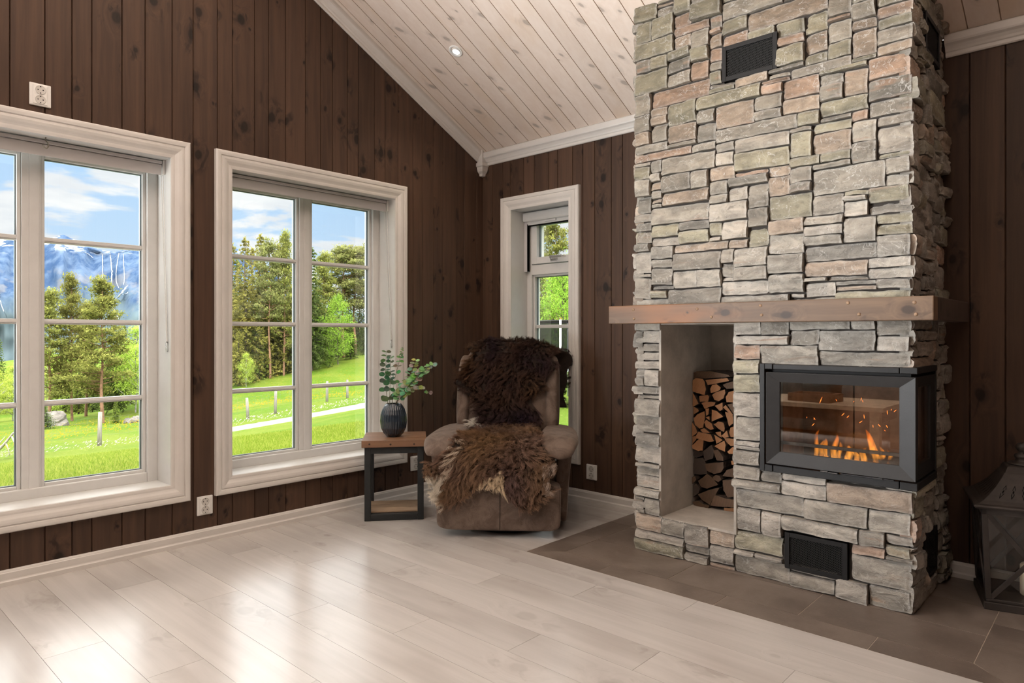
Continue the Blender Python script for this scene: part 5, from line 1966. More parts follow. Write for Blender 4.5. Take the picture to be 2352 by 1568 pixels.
sprig('tall thin eucalyptus sprig tipped with small bright green leaves', [(565, 1200), (545, 900), (580, 560), (640, 300), (672, 200), (690, 75)], [0.0, 0.0, 0.01, 0.02, 0.02, 0.02],
      both(0.38, 0.70, 5, 0.034, 0.026, 3) + both(0.76, 0.99, 6, 0.017, 0.008, 4), (0.07, 0.15, 0.07), (0.22, 0.42, 0.13))
sprig('bushy pale grey-green eucalyptus sprig leaning far to the right', [(565, 1200), (600, 930), (730, 740), (900, 560), (1040, 420), (1180, 325)], [0.0, 0.0, -0.02, -0.03, -0.02, -0.01],
      both(0.30, 0.97, 15, 0.046, 0.030, 5) + both(0.42, 0.80, 10, 0.044, 0.036, 15), L1, L2)
sprig('small pale eucalyptus sprig pointing up beside the dark wall', [(565, 1200), (620, 900), (740, 640), (800, 500), (850, 380), (882, 275)], [0.0, 0.01, 0.03, 0.04, 0.04, 0.04],
      both(0.38, 0.97, 8, 0.040, 0.028, 6), L1, L2)
sprig('lower eucalyptus sprig drooping to the right with a few pale leaves', [(565, 1200), (610, 940), (740, 800), (900, 690), (1030, 700), (1105, 765)], [0.0, -0.02, -0.05, -0.05, -0.04, -0.03],
      both(0.32, 0.74, 8, 0.040, 0.030, 7) + both(0.96, 0.98, 2, 0.024, 0.02, 8), (0.10, 0.20, 0.07), (0.36, 0.47, 0.27))

# ------------------------------------------------------------------ lantern
MLAN = simple('dark_bronze_lantern', (0.038, 0.029, 0.024), 0.55, 0.2, var=0.25, vscale=14)
LA = R(15)
lan = label(empty('lantern', (3.149, -0.345, 0.0008), LA), 'large dark bronze lantern with crossed bars standing on the tiles right of the fireplace', 'lantern')
LW = 0.285
def lpart(mb, name, mat=MLAN, bevel=0.0, parent=None):
    return mb.build(name, mat, parent or lan, bevel=bevel)
mb = MB()
mb.box((-0.006, -0.006, 0), (LW + 0.006, LW + 0.006, 0.030))
mb.box((0.002, 0.002, 0.030), (LW - 0.002, LW - 0.002, 0.042))
lpart(mb, 'base', bevel=0.003)
ZP0, ZP1 = 0.042, 0.400
ins = lambda z: 0.016 * (1 - (z - ZP0) / (ZP1 - ZP0)) * 0 + 0.0
out_ = lambda z: 0.016 * (z - ZP0) / (ZP1 - ZP0)      # widens towards the roof
for (sx, sy) in ((0, 0), (1, 0), (0, 1), (1, 1)):
    mb = MB()
    P = []
    for z in (ZP0, ZP1):
        o_ = out_(z)
        cx_, cy_ = (-o_ if sx == 0 else LW + o_ - 0.020), (-o_ if sy == 0 else LW + o_ - 0.020)
        P.append([(cx_, cy_, z), (cx_ + 0.020, cy_, z), (cx_ + 0.020, cy_ + 0.020, z), (cx_, cy_ + 0.020, z)])
    I = mb.grid(P, 0, False, closed_v=True)
    mb.face(I[0])
    mb.face(I[1])
    lpart(mb, 'post', bevel=0.0015)
mb = MB()
o1 = out_(ZP1)
ring = (-o1, LW + o1)
for (a, b) in (((ring[0], ring[0]), (ring[1], ring[0] + 0.018)), ((ring[0], ring[1] - 0.018), (ring[1], ring[1])), ((ring[0], ring[0]), (ring[0] + 0.018, ring[1])), ((ring[1] - 0.018, ring[0]), (ring[1], ring[1]))):
    mb.box((a[0], a[1], ZP1 - 0.024), (b[0], b[1], ZP1))
lpart(mb, 'top_rail', bevel=0.0015)
def facept(side, f, z, d):
    """f 0..1 along the face, d outwards"""
    o_ = out_(z)
    a = -o_ + f * (LW + 2 * o_)
    if side == 0:
        return Vector((a, -o_ - d, z))
    if side == 1:
        return Vector((LW + o_ + d, a, z))
    if side == 2:
        return Vector((a, LW + o_ + d, z))
    return Vector((-o_ - d, a, z))
for side in range(4):
    for (fa, fb) in ((0.06, 0.94), (0.94, 0.06)):
        mb = MB()
        A = [facept(side, fa, ZP0 + 0.004, -0.003), facept(side, fb, ZP1 - 0.022, -0.003)]
        dr = (A[1] - A[0]).normalized()
        nr = facept(side, 0.5, 0.2, 1) - facept(side, 0.5, 0.2, 0)
        nr.normalize()
        sd = dr.cross(nr)
        hw = 0.0085
        q0 = [A[0] + sd * s_ * hw + nr * e_ for s_, e_ in ((-1, -0.004), (1, -0.004), (1, 0.0015), (-1, 0.0015))]
        q1 = [A[1] + sd * s_ * hw + nr * e_ for s_, e_ in ((-1, -0.004), (1, -0.004), (1, 0.0015), (-1, 0.0015))]
        I = mb.grid([q0, q1], 0, False, closed_v=True)
        mb.face(I[0])
        mb.face(I[1])
        lpart(mb, 'cross_bar')
    mb = MB()
    P = [facept(side, f, z, -0.012) for f, z in ((0.05, ZP0), (0.95, ZP0), (0.95, ZP1 - 0.02), (0.05, ZP1 - 0.02))]
    mb.poly(P)
    lpart(mb, 'glass_pane', MGLASS)
# ogee roof with pierced pattern
def rt(z):
    pts = [(0.400, 0.178), (0.408, 0.186), (0.414, 0.184), (0.418, 0.168), (0.430, 0.150), (0.450, 0.128), (0.475, 0.106), (0.500, 0.089), (0.520, 0.076), (0.528, 0.072), (0.530, 0.068), (0.552, 0.060), (0.556, 0.052), (0.558, 0.0)]
    return pts
mb = MB()
c0_ = LW / 2
rows = [[(c0_ + sx * r, c0_ + sy * r, z) for sx, sy in ((-1, -1), (1, -1), (1, 1), (-1, 1))] for z, r in rt(0)]
mb.grid(rows, 0, False, closed_v=True)
mb.poly([(c0_ + sx * 0.178, c0_ + sy * 0.178, 0.400) for sx, sy in ((-1, -1), (1, -1), (1, 1), (-1, 1))])
roof = lpart(mb, 'roof', bevel=0.002)
mb = MB()
za, zb_ = 0.446, 0.482
def roofpt(side, f, z):
    pts = rt(0)
    for k in range(len(pts) - 1):
        if pts[k][0] <= z <= pts[k + 1][0]:
            g_ = (z - pts[k][0]) / (pts[k + 1][0] - pts[k][0])
            r = pts[k][1] + (pts[k + 1][1] - pts[k][1]) * g_
            break
    a = f * r
    e_ = r + 0.0006
    return {0: (c0_ + a, c0_ - e_, z), 1: (c0_ + e_, c0_ + a, z), 2: (c0_ - a, c0_ + e_, z), 3: (c0_ - e_, c0_ - a, z)}[side]
for side in range(4):
    for k in range(6):
        f = -0.70 + k * 0.28
        for (poly_) in ([(-0.045, 0.466), (0.0, 0.481), (0.045, 0.466), (0.045, 0.472), (0.0, 0.487), (-0.045, 0.472)], [(-0.045, 0.459), (0.0, 0.444), (0.045, 0.459), (0.045, 0.453), (0.0, 0.438), (-0.045, 0.453)], [(-0.025, 0.4625), (0.0, 0.4705), (0.025, 0.4625), (0.0, 0.4545)]):
            mb.poly([roofpt(side, f + df, z) for df, z in poly_])
mb.build('pierced_pattern', MBLACKHOLE, roof, fix=False)
mb = MB()
mb.lathe([(0.048, 0.556), (0.050, 0.560), (0.046, 0.565), (0.028, 0.570), (0.024, 0.578), (0.027, 0.584), (0.030, 0.590), (0.027, 0.597), (0.016, 0.602), (0.013, 0.608), (0.019, 0.613), (0.0235, 0.622), (0.0235, 0.630), (0.018, 0.640), (0.008, 0.645), (0.0005, 0.646)], 32, c=(c0_, c0_, 0))
lpart(mb, 'finial')
mb = MB()
mb.tube([(c0_ + 0.008 + 0.026 * math.cos(t) * 0.9 + 0.014, c0_ - 0.018 - 0.006 * math.sin(t), 0.606 + 0.026 * math.sin(t)) for t in [2 * PI * k / 30 for k in range(30)]], 0.0026, 7, closed=True)
lpart(mb, 'ring')
MCANDLE = simple('cream_wax', (0.72, 0.62, 0.48), 0.5, var=0.05)
mb = MB()
mb.lathe([(0.001, 0.0), (0.042, 0.0), (0.043, 0.003), (0.043, 0.115), (0.038, 0.122), (0.02, 0.118), (0.001, 0.117)], 36)
cn = label(mb.build('pillar_candle', MCANDLE), 'cream pillar candle standing inside the bronze lantern', 'candle')
cn.matrix_world = Matrix.Translation((3.149, -0.345, 0.0435)) @ Matrix.Rotation(LA, 4, 'Z') @ Matrix.Translation((c0_ + 0.03, c0_ - 0.02, 0))

# ------------------------------------------------------------------ what the stove glass mirrors: low table with a tray, a sofa
MOAK = wood('light_oak', (0.55, 0.43, 0.30), (0.43, 0.32, 0.21), (0.2, 0.13, 0.09), 'x', rough=0.4, tint=0.08, smear=0.2)
ct = label(empty('coffee_table', (1.30, -4.55, 0)), 'low light oak coffee table mirrored in the stove glass', 'coffee table')
mb = MB()
for k in range(5):
    mb.box((-0.70, -0.42 + k * 0.168, 0.41), (0.70, -0.42 + (k + 1) * 0.168 - 0.001, 0.45), rnd=0.1 + 0.17 * k)
mb.build('table_top', MOAK, ct, bevel=0.003)
mb = MB()
mb.box((-0.64, -0.36, 0.30), (0.64, 0.36, 0.4095), rnd=0.8)
mb.build('dark_block', MFRAME, ct)  # dark box added under the top to deepen the mirrored shade
for sx in (-1, 1):
    for sy in (-1, 1):
        mb = MB()
        mb.box((sx * 0.62 - 0.04, sy * 0.34 - 0.04, 0.0005), (sx * 0.62 + 0.04, sy * 0.34 + 0.04, 0.4098), rnd=0.4)
        mb.build('leg', MOAK, ct, bevel=0.003)
tr = label(empty('wooden_tray', (1.35, -4.40, 0.4512), R(8)), 'shallow wooden box tray on the coffee table', 'tray')
mb = MB()
mb.box((-0.2, -0.14, 0), (0.2, 0.14, 0.012), rnd=0.2)
mb.box((-0.2, -0.14, 0.012), (0.2, -0.128, 0.075), rnd=0.3)
mb.box((-0.2, 0.128, 0.012), (0.2, 0.14, 0.075), rnd=0.5)
mb.box((-0.2, -0.128, 0.012), (-0.188, 0.128, 0.075), rnd=0.7)
mb.box((0.188, -0.128, 0.012), (0.2, 0.128, 0.075), rnd=0.9)
mb.build('box', MTOP, tr, bevel=0.002)
MSOFA = simple('green_grey_cloth', (0.035, 0.045, 0.040), 0.9, var=0.12)
so = label(empty('sofa', (1.25, -5.75, 0)), 'dark green sofa behind the coffee table', 'sofa')
for nm, c, s in (('seat_base', (0, 0, 0.22), (1.05, 0.42, 0.2)), ('backrest', (0, -0.36, 0.60), (1.05, 0.13, 0.30)), ('armrest', (-0.95, 0.0, 0.42), (0.12, 0.42, 0.22)), ('armrest', (0.95, 0.0, 0.42), (0.12, 0.42, 0.22)), ('cushion', (-0.42, 0.04, 0.47), (0.41, 0.36, 0.09)), ('cushion', (0.42, 0.04, 0.47), (0.41, 0.36, 0.09))):
    mb = MB()
    pillow(mb, c, s, ex=6, nu=28, nv=14)
    mb.build(nm, MSOFA, so)
# ------------------------------------------------------------------ outdoors: ground
CTRL = []
def cp(px, py, d):
    p = at(px, py, d)
    CTRL.append((p.x, p.y, p.z))
    return p
for (x, y, z) in ((-1.2, -5, -0.42), (-1.2, -2.5, -0.42), (-1.2, 0, -0.40), (-1.0, 3.0, -0.38), (1, 1.2, -0.38), (3, 1.5, -0.38), (4, 12, -0.3), (6, 6, -0.3), (6, -6, -0.4), (2, -10, -0.45), (12, 2, -0.35), (-1, -10, -0.5)):
    CTRL.append((x, y, z))
for a in ((20, 1128, 6.3), (150, 1100, 7.0), (300, 1085, 7.6), (560, 1050, 8.6), (700, 1030, 9.6), (840, 1010, 11),
          (0, 1063, 16.5), (150, 1046, 17.6), (330, 1024, 19.0), (540, 985, 21.5), (700, 958, 24.0), (845, 932, 27.5), (960, 908, 32),
          (0, 1052, 18.0), (228, 1024, 20.0), (330, 1008, 21.5), (570, 963, 26), (632, 949, 27), (750, 921, 30.5), (800, 914, 32.5), (900, 895, 38),
          (-150, 1080, 17), (-300, 1090, 18),
          (20, 1000, 29), (110, 980, 33), (200, 975, 35), (320, 965, 36), (540, 890, 42), (620, 870, 43.5), (690, 858, 45), (760, 836, 48), (845, 815, 52), (950, 790, 60),
          (0, 968, 45), (200, 950, 50), (560, 855, 60), (760, 800, 70), (900, 760, 80),
          (1000, 805, 55), (1080, 805, 60), (1150, 812, 55), (1000, 790, 80), (1300, 965, 10.5), (1300, 905, 16), (1300, 860, 24), (1300, 820, 40), (1250, 815, 40), (1200, 815, 45), (1330, 815, 45), (1420, 830, 40)):
    cp(*a)
P_ = np.array(CTRL)
def tps_fit(P, lam=0.35):
    n = len(P)
    d = np.linalg.norm(P[:, None, :2] - P[None, :, :2], axis=2)
    K = np.where(d > 0, d * d * np.log(d + 1e-9), 0) + lam * np.eye(n)
    A = np.zeros((n + 3, n + 3))
    A[:n, :n] = K
    A[:n, n] = 1
    A[:n, n + 1:] = P[:, :2]
    A[n:, :n] = A[:n, n:].T
    b = np.zeros(n + 3)
    b[:n] = P[:, 2]
    return np.linalg.solve(A, b)
TW_ = tps_fit(P_)
def ground_np(X, Y):
    Z = np.zeros_like(X) + TW_[-3] + TW_[-2] * X + TW_[-1] * Y
    for k in range(len(P_)):
        d2 = (X - P_[k, 0]) ** 2 + (Y - P_[k, 1]) ** 2
        Z += TW_[k] * 0.5 * d2 * np.log(d2 + 1e-12)
    return np.clip(Z, -9, 14)
def ground(x, y):
    return float(ground_np(np.array([x]), np.array([y]))[0])
def on_ground(px, d):
    p = at(px, HY, d)
    return Vector((p.x, p.y, ground(p.x, p.y)))
def lawn_mat():
    m, t, out = new_mat('spring_grass')
    co = t('ShaderNodeTexCoord', out=3)
    a = t.noise(co, 0.35, 4.0, 0.55)
    b = t.noise(co, 9.0, 5.0, 0.7)
    c_ = t.noise(t.scale(co, (1, 1, 0.2)), 60.0, 3.0, 0.7)
    c = t.mix(t.ramp(a, 0.35, 0.65), (0.095, 0.18, 0.010), (0.165, 0.215, 0.024))
    c = t.mix(t.ramp(b, 0.52, 0.75), c, (0.2914, 0.31, 0.0868))
    c = t.mix(t.math('MULTIPLY', t.ramp(c_, 0.5, 0.3), 0.6), c, (0.0434, 0.124, 0.0062))
    p = t('ShaderNodeBsdfPrincipled', out=None, inp={'Base Color': c, 'Roughness': 0.9})
    p.inputs['Specular IOR Level'].default_value = 0.1
    bp = t('ShaderNodeBump', inp={'Strength': 0.8, 'Distance': 0.08, 'Height': t.math('ADD', b, c_)})
    t.l.new(bp, p.inputs['Normal'])
    t.l.new(p.outputs[0], out.inputs[0])
    return m
MLAWN = lawn_mat()
nx, ny = 190, 190
gx = np.concatenate([np.linspace(-95, -22, 70, endpoint=False), np.linspace(-22, 16, 120)])
gy = np.concatenate([np.linspace(-34, 24, 130, endpoint=False), np.linspace(24, 100, 60)])
GXX, GYY = np.meshgrid(gx, gy, indexing='ij')
GZZ = ground_np(GXX, GYY)
nse = np.array([[noise.noise(Vector((x * 0.45, y * 0.45, 0))) * 0.05 for y in gy] for x in gx])
near = np.clip(np.hypot(GXX - 2, GYY + 2) / 12, 0, 1)
GZZ = GZZ + nse * near
V = np.stack([GXX, GYY, GZZ], -1).reshape(-1, 3)
idx = np.arange(nx * ny).reshape(nx, ny)
F = np.stack([idx[:-1, :-1], idx[1:, :-1], idx[1:, 1:], idx[:-1, 1:]], -1).reshape(-1, 4)
o = np_mesh('ground_lawn', V, F, MLAWN, smooth=True)
o['kind'] = 'structure'

# gravel path
MPATH = simple('pale_gravel', (0.215, 0.19, 0.165), 0.9, var=0.2, vscale=6, bump=0.6, bscale=40)
pc = [at(px, HY, d) for px, d in ((-330, 17.0), (-150, 16.2), (0, 16.9), (150, 17.6), (330, 18.9), (540, 21.6), (700, 24.2), (845, 27.8), (960, 32.2), (1050, 38))]
cl_ = [Vector(cat_path([(p.x, p.y) for p in pc], k / 90)) for k in range(91)]
mb = MB()
rows = []
for k, p in enumerate(cl_):
    if k < 47:
        continue
    a, b = cl_[max(0, k - 1)], cl_[min(90, k + 1)]
    t = (b - a).normalized()
    nrm = Vector((-t.y, t.x))
    row = []
    w_ = 0.14 + 0.80 * min(1, max(0, (k - 34) / 20))
    for s_ in (-1, -0.6, 0, 0.6, 1):
        e_ = w_ * s_ + noise.noise(Vector((k * 0.9, s_ * 3, 0))) * 0.22
        q = p + nrm * e_
        row.append((q.x, q.y, ground(q.x, q.y) + (0.05 if abs(s_) < 1 else -0.02)))
    rows.append(row)
mb.grid(rows, 0, True)
o = mb.build('path_gravel', MPATH, fix=False)
o['kind'] = 'structure'

# grass blades on the near lawn
q = np.random.RandomState(9)
N = 120000
u = q.rand(N)
dd = 5.4 + 9.5 * u ** 0.9
pxx = np.where(q.rand(N) < 0.5, q.uniform(-90, 345, N), q.uniform(525, 860, N))
dx = np.outer(np.ones(N), np.array(FWD)) + np.outer((pxx - HX) / FOC, np.array(RGT))
XY = np.array(CAM)[None, :2] + dd[:, None] * dx[:, :2]
Z = ground_np(XY[:, 0], XY[:, 1])
h = q.uniform(0.035, 0.085, N) * (0.8 + 0.03 * dd)
wd = q.uniform(0.004, 0.008, N) * (0.6 + 0.07 * dd)
an = q.uniform(0, 2 * PI, N)
base = np.stack([XY[:, 0], XY[:, 1], Z], -1)
sd = np.stack([np.cos(an), np.sin(an), np.zeros(N)], -1)
tip = base + np.stack([q.normal(0, 0.03, N), q.normal(0, 0.03, N), h], -1)
V = np.stack([base - sd * wd[:, None], base + sd * wd[:, None], tip], 1).reshape(-1, 3)
F = np.arange(3 * N).reshape(-1, 3)
cA, cB = np.array([0.24, 0.40, 0.02]), np.array([0.68, 0.72, 0.15])
mxx = np.clip(q.rand(N) ** 1.3, 0, 1)[:, None]
cc = cA * (1 - mxx) + cB * mxx
cols = np.repeat(cc[:, None, :], 3, 1)
cols[:, 2] *= 1.25
def leafy(name, rough=0.7, trans=0.35, v0=0.95, v1=1.25):
    m, t, out = new_mat(name)
    c = t('ShaderNodeAttribute', attribute_name='col', out=0)
    oi = t('ShaderNodeObjectInfo', out=5)
    c = t('ShaderNodeHueSaturation', inp={'Color': c, 'Value': t('ShaderNodeMapRange', inp={0: oi, 1: 0.0, 2: 1.0, 3: v0, 4: v1}), 'Hue': t('ShaderNodeMapRange', inp={0: oi, 1: 0.0, 2: 1.0, 3: 0.49, 4: 0.51})})
    d = t('ShaderNodeBsdfDiffuse', inp={0: c})
    tr = t('ShaderNodeBsdfTranslucent', inp={0: c})
    mx = t('ShaderNodeMixShader', inp={0: trans, 1: d, 2: tr})
    t.l.new(mx, out.inputs[0])
    return m
MBLADE = leafy('grass_blade', v0=0.41, v1=0.43)
o = np_mesh('lawn_grass', V, F, MBLADE, col=np.clip(cols.reshape(-1, 3), 0, 1))
label(o, 'bright green short grass growing on the lawn outside the big windows', 'grass', kind='stuff')
# flowers: white along the path, yellow in the meadow
def flowers(name, text, n, gen, col, size):
    q = np.random.RandomState(n)
    V, F, C_ = [], [], []
    for k in range(n):
        p = gen(q)
        s_ = size * q.uniform(0.6, 1.4)
        z = ground(p[0], p[1]) + q.uniform(0.08, 0.28)
        b = len(V)
        for a in range(5):
            V.append((p[0] + s_ * math.cos(a * 1.2566), p[1] + s_ * math.sin(a * 1.2566) * 0.8, z + s_ * 0.6 * math.sin(a * 1.2566)))
            C_.append(col)
        for a in range(1, 4):
            F.append((b, b + a, b + a + 1))
    label(np_mesh(name, V, F, MBLADE, col=np.array(C_)), text, 'flowers', kind='stuff')
def gen_white(q):
    k = q.uniform(8, 82)
    p = Vector(cat_path([(a.x, a.y) for a in pc], k / 90))
    away = Vector((p.x - CAM.x, p.y - CAM.y)).normalized()
    p = p + away * abs(q.normal(0, 0.35)) + away * (0.5 + 0.8 * min(1, max(0, (k - 34) / 20)))
    return (p.x, p.y)
flowers('white_flowers', 'small white flowers edging the gravel path outside', 900, gen_white, (0.80, 0.74, 0.66), 0.026)
def gen_yellow(q):
    px = q.uniform(-60, 860)
    d0 = 19.5 + 14 * max(0, px) / 860
    p = at(px, HY, d0 + abs(q.normal(0, 6)) + 0.8)
    return (p.x, p.y)
flowers('yellow_flowers', 'yellow dandelions dotted over the meadow behind the fence', 2200, gen_yellow, (0.80, 0.58, 0.03), 0.028)

# fence posts
MPOST = simple('weathered_grey_post', (0.2232, 0.2046, 0.1798), 0.9, var=0.3, vscale=9, stretch=(1, 1, 0.2), bump=0.5)
posts = [(228, 20.0, 1.0, 'grey wooden fence post on the meadow, seen in the left window'), (337, 21.4, 1.05, 'grey fence post beside the right edge of the left window pane'),
         (570, 26.0, 0.82, 'grey fence post leftmost beyond the path in the middle window'), (632, 27.0, 0.95, 'grey fence post second from the left beyond the path in the middle window'),
         (697, 28.8, 0.9, 'grey fence post behind the mullion of the middle window'), (751, 30.5, 0.9, 'grey fence post beyond the path, second from the right in the middle window'), (798, 32.5, 0.88, 'grey fence post beyond the path, rightmost in the middle window'),
         (60, 18.6, 0.95, 'grey fence post behind the mullion of the left window')]
PT = []
for px, d, h_, txt in posts:
    p = on_ground(px, d)
    q_ = random.Random(int(px))
    mb = MB()
    lean = Vector((q_.uniform(-.04, .04), q_.uniform(-.04, .04), 0))
    mb.tube([p + Vector((0, 0, -0.2)), p + lean * 0.5 + Vector((0, 0, h_ * 0.5)), p + lean + Vector((0, 0, h_))], [0.062, 0.058, 0.054], 10)
    label(mb.build('fence_post', MPOST), txt, 'fence post', 'wooden fence posts along the path')
    PT.append((px, p, h_))
PT.sort(key=lambda a: a[0])
MWIRE = simple('grey_wire', (0.16, 0.16, 0.16), 0.7, 0.0, var=0)
mb = MB()
for k in range(len(PT) - 1):
    a, b = PT[k][1], PT[k + 1][1]
    for z in (0.12, 0.32, 0.52, 0.72, 0.85):
        mb.tube([a + Vector((0, 0, z)), a.lerp(b, 0.5) + Vector((0, 0, z - 0.03)), b + Vector((0, 0, z))], 0.0018, 4)
    n_ = int((b - a).length / 0.3)
    for j in range(1, n_):
        c = a.lerp(b, j / n_)
        mb.tube([c + Vector((0, 0, 0.10)), c + Vector((0, 0, 0.83))], 0.0015, 4)
label(mb.build('fence_wire', MWIRE), 'wire netting strung between the grey fence posts', 'wire fence')

# ------------------------------------------------------------------ trees
def tris(center, size, n, q, flat=0.6, droop=0.0):
    c = np.asarray(center)
    a = q.normal(0, 1, (n, 3)) * size
    b = q.normal(0, 1, (n, 3)) * size
    b[:, 2] *= flat
    a[:, 2] = a[:, 2] * flat - droop * size
    return np.stack([c - a * 0.5 - b * 0.25, c - a * 0.3 + b * 0.5, c + a * 0.7], 1)
MFOL = leafy('foliage', trans=0.4)
MTRUNK = simple('grey_trunk', (0.1054, 0.0837, 0.0682), 0.95, var=0.4, vscale=3, bump=0.6, bscale=20)
MPINETRUNK = simple('orange_pine_trunk', (0.2232, 0.1178, 0.0713), 0.9, var=0.35, vscale=3, bump=0.6, bscale=20)
MBIRCHTRUNK = simple('pale_birch_trunk', (0.31, 0.2914, 0.2604), 0.8, var=0.4, vscale=5, bump=0.3, bscale=20)
def foliage_obj(T, C_, name='crown'):
    V = np.concatenate(T).reshape(-1, 3)
    Cc = np.repeat(np.concatenate(C_)[:, None, :], 3, 1).reshape(-1, 3)
    return V, np.arange(len(V)).reshape(-1, 3), np.clip(Cc, 0, 1)
def make_spruce(seed, cA, cB, H=10.0, spread=0.21, dens=1.0, droop=0.5):
    q = np.random.RandomState(seed)
    T, C_ = [], []
    z = 0.06 * H
    while z < H * 0.985:
        f = z / H
        L = spread * H * (1 - f) ** 0.85 * q.uniform(0.8, 1.12) + 0.10
        nb = int(5 + 4 * (1 - f))
        a0 = q.uniform(0, 6.28)
        for b in range(nb):
            a = a0 + b * 6.283 / nb + q.normal(0, 0.25)
            Lb = L * q.uniform(0.7, 1.15)
            n = max(2, int(Lb / 0.20))
            for k in range(1, n + 1):
                g = k / n
                r = Lb * g
                zz = z - droop * Lb * g * g * 0.55 + 0.1 * Lb * g
                c = (r * math.cos(a) + q.normal(0, .05), r * math.sin(a) + q.normal(0, .05), zz)
                m_ = int(7 * dens)
                T.append(tris(c, 0.11 + 0.07 * (1 - g) * (1 - f), m_, q, 0.8, 0.55))
                w_ = np.clip(0.25 + 0.6 * g + q.normal(0, 0.2, (m_, 1)), 0, 1)  # darker towards the trunk: crown shade put into the needle colour
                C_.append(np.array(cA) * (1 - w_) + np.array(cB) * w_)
        z += H * 0.026 * q.uniform(0.8, 1.2)
    for k in range(8):
        T.append(tris((0, 0, H * (0.955 + 0.006 * k)), 0.10, 4, q, 1.5))
        C_.append(np.tile(np.array(cB), (4, 1)))
    V, F, Cc = foliage_obj(T, C_)
    return V, F, Cc
def make_pine(seed, cA, cB, H=10.0, base=0.42, spread=0.16, n=46, cone=0.75):
    q = np.random.RandomState(seed)
    T, C_, B = [], [], []
    for k in range(n):
        f = base + (1 - base) * (k + q.rand()) / n
        g = (f - base) / (1 - base)
        L = spread * H * (min(1.0, g / 0.16 + 0.35) * (1 - g) ** cone) * q.uniform(0.5, 1.25) + 0.08
        a = q.uniform(0, 6.28)
        z0 = f * H
        end = (L * math.cos(a), L * math.sin(a), z0 + L * q.uniform(0.05, 0.5))
        B.append(((0, 0, z0), end))
        for s_ in range(4):
            t = 0.45 + 0.55 * (s_ + 1) / 4
            c = np.array([end[0] * t, end[1] * t, z0 + (end[2] - z0) * t + 0.06]) + q.normal(0, 0.13, 3)
            m_ = 40
            off = q.normal(0, 1, (m_, 3)) * np.array([0.24, 0.24, 0.10])
            tt = np.concatenate([tris(c + o_, 0.10, 1, q, 0.9, -0.2) for o_ in off])
            T.append(tt)
            w_ = np.clip(0.5 + off[:, 2:3] * 1.8 + q.normal(0, 0.15, (m_, 1)), 0, 1)  # tuft undersides darker, their shade put into the colour
            C_.append(np.array(cA) * (1 - w_) + np.array(cB) * w_)
    V, F, Cc = foliage_obj(T, C_)
    return V, F, Cc, B
def make_birch(seed, cA, cB, H=7.0, spread=0.24, n=150, base=0.15, leaf=0.07):
    q = np.random.RandomState(seed)
    T, C_, B = [], [], []
    for k in range(n):
        g = q.rand()
        z = H * (base + (1 - base) * g)
        rmax = spread * H * (math.sin(PI * min(1, 0.15 + 0.86 * g)) ** 0.6)
        r = rmax * q.rand() ** 0.45
        a = q.uniform(0, 6.28)
        c = np.array([r * math.cos(a), r * math.sin(a), z])
        if k % 4 == 0:
            B.append(((0, 0, max(0.1 * H, z - r * 0.9)), tuple(c)))
        m_ = 55
        off = q.normal(0, 1, (m_, 3)) * np.array([0.26, 0.26, 0.20]) * H / 7
        T.append(np.concatenate([tris(c + o_, leaf, 1, q, 0.9) for o_ in off]))
        w_ = np.clip(0.45 + 0.5 * r / (rmax + .01) - 0.2 + off[:, 2:3] * 1.2 + q.normal(0, 0.2, (m_, 1)), 0, 1)  # inner and lower leaves darker: crown shade put into the leaf colour
        C_.append(np.array(cA) * (1 - w_) + np.array(cB) * w_)
    V, F, Cc = foliage_obj(T, C_)
    return V, F, Cc, B
def trunk_mesh(H, r0, B=(), top=0.97, r1=0.02, seed=0):
    mb = MB()
    n = 14
    pts = [(0.06 * math.sin(k * 0.8 + seed), 0.06 * math.cos(k * 0.6 + seed) - 0.06, -0.4 + (H * top + 0.4) * k / n) for k in range(n + 1)]
    mb.tube(pts, [r0 + (r1 - r0) * (k / n) ** 0.8 for k in range(n + 1)], 8)
    for a, b in B:
        a, b = Vector(a), Vector(b)
        mb.tube([a, a.lerp(b, 0.5) + Vector((0, 0, -0.04)), b], [0.035, 0.024, 0.010], 5)
    return mb
PROTO = {}
def proto(name, kind, VFC, trunk_mb, tmat):
    V, F, C_ = VFC
    c = np_mesh('crown', V, F, MFOL, col=C_)
    t = trunk_mb.build('trunk', tmat)
    PROTO[name] = (kind, c.data, t.data)
    bpy.data.objects.remove(c)
    bpy.data.objects.remove(t)
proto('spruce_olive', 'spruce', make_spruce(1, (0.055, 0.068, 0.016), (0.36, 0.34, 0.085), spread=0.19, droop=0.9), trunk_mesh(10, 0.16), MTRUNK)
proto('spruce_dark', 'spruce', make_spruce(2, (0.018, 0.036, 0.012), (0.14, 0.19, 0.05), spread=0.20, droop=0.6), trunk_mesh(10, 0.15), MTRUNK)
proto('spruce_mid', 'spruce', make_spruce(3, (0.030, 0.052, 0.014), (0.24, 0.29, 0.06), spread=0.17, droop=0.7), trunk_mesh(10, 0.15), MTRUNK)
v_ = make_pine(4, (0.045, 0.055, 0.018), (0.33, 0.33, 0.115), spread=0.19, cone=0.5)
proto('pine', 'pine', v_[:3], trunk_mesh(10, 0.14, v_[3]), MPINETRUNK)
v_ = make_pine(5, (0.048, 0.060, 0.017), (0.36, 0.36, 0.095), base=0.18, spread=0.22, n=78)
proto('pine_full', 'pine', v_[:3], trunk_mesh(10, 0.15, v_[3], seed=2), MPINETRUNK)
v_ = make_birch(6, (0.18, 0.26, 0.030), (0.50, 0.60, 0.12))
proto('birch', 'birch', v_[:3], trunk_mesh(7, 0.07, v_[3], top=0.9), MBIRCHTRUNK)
v_ = make_birch(7, (0.11, 0.23, 0.025), (0.34, 0.52, 0.08), spread=0.27, n=190)
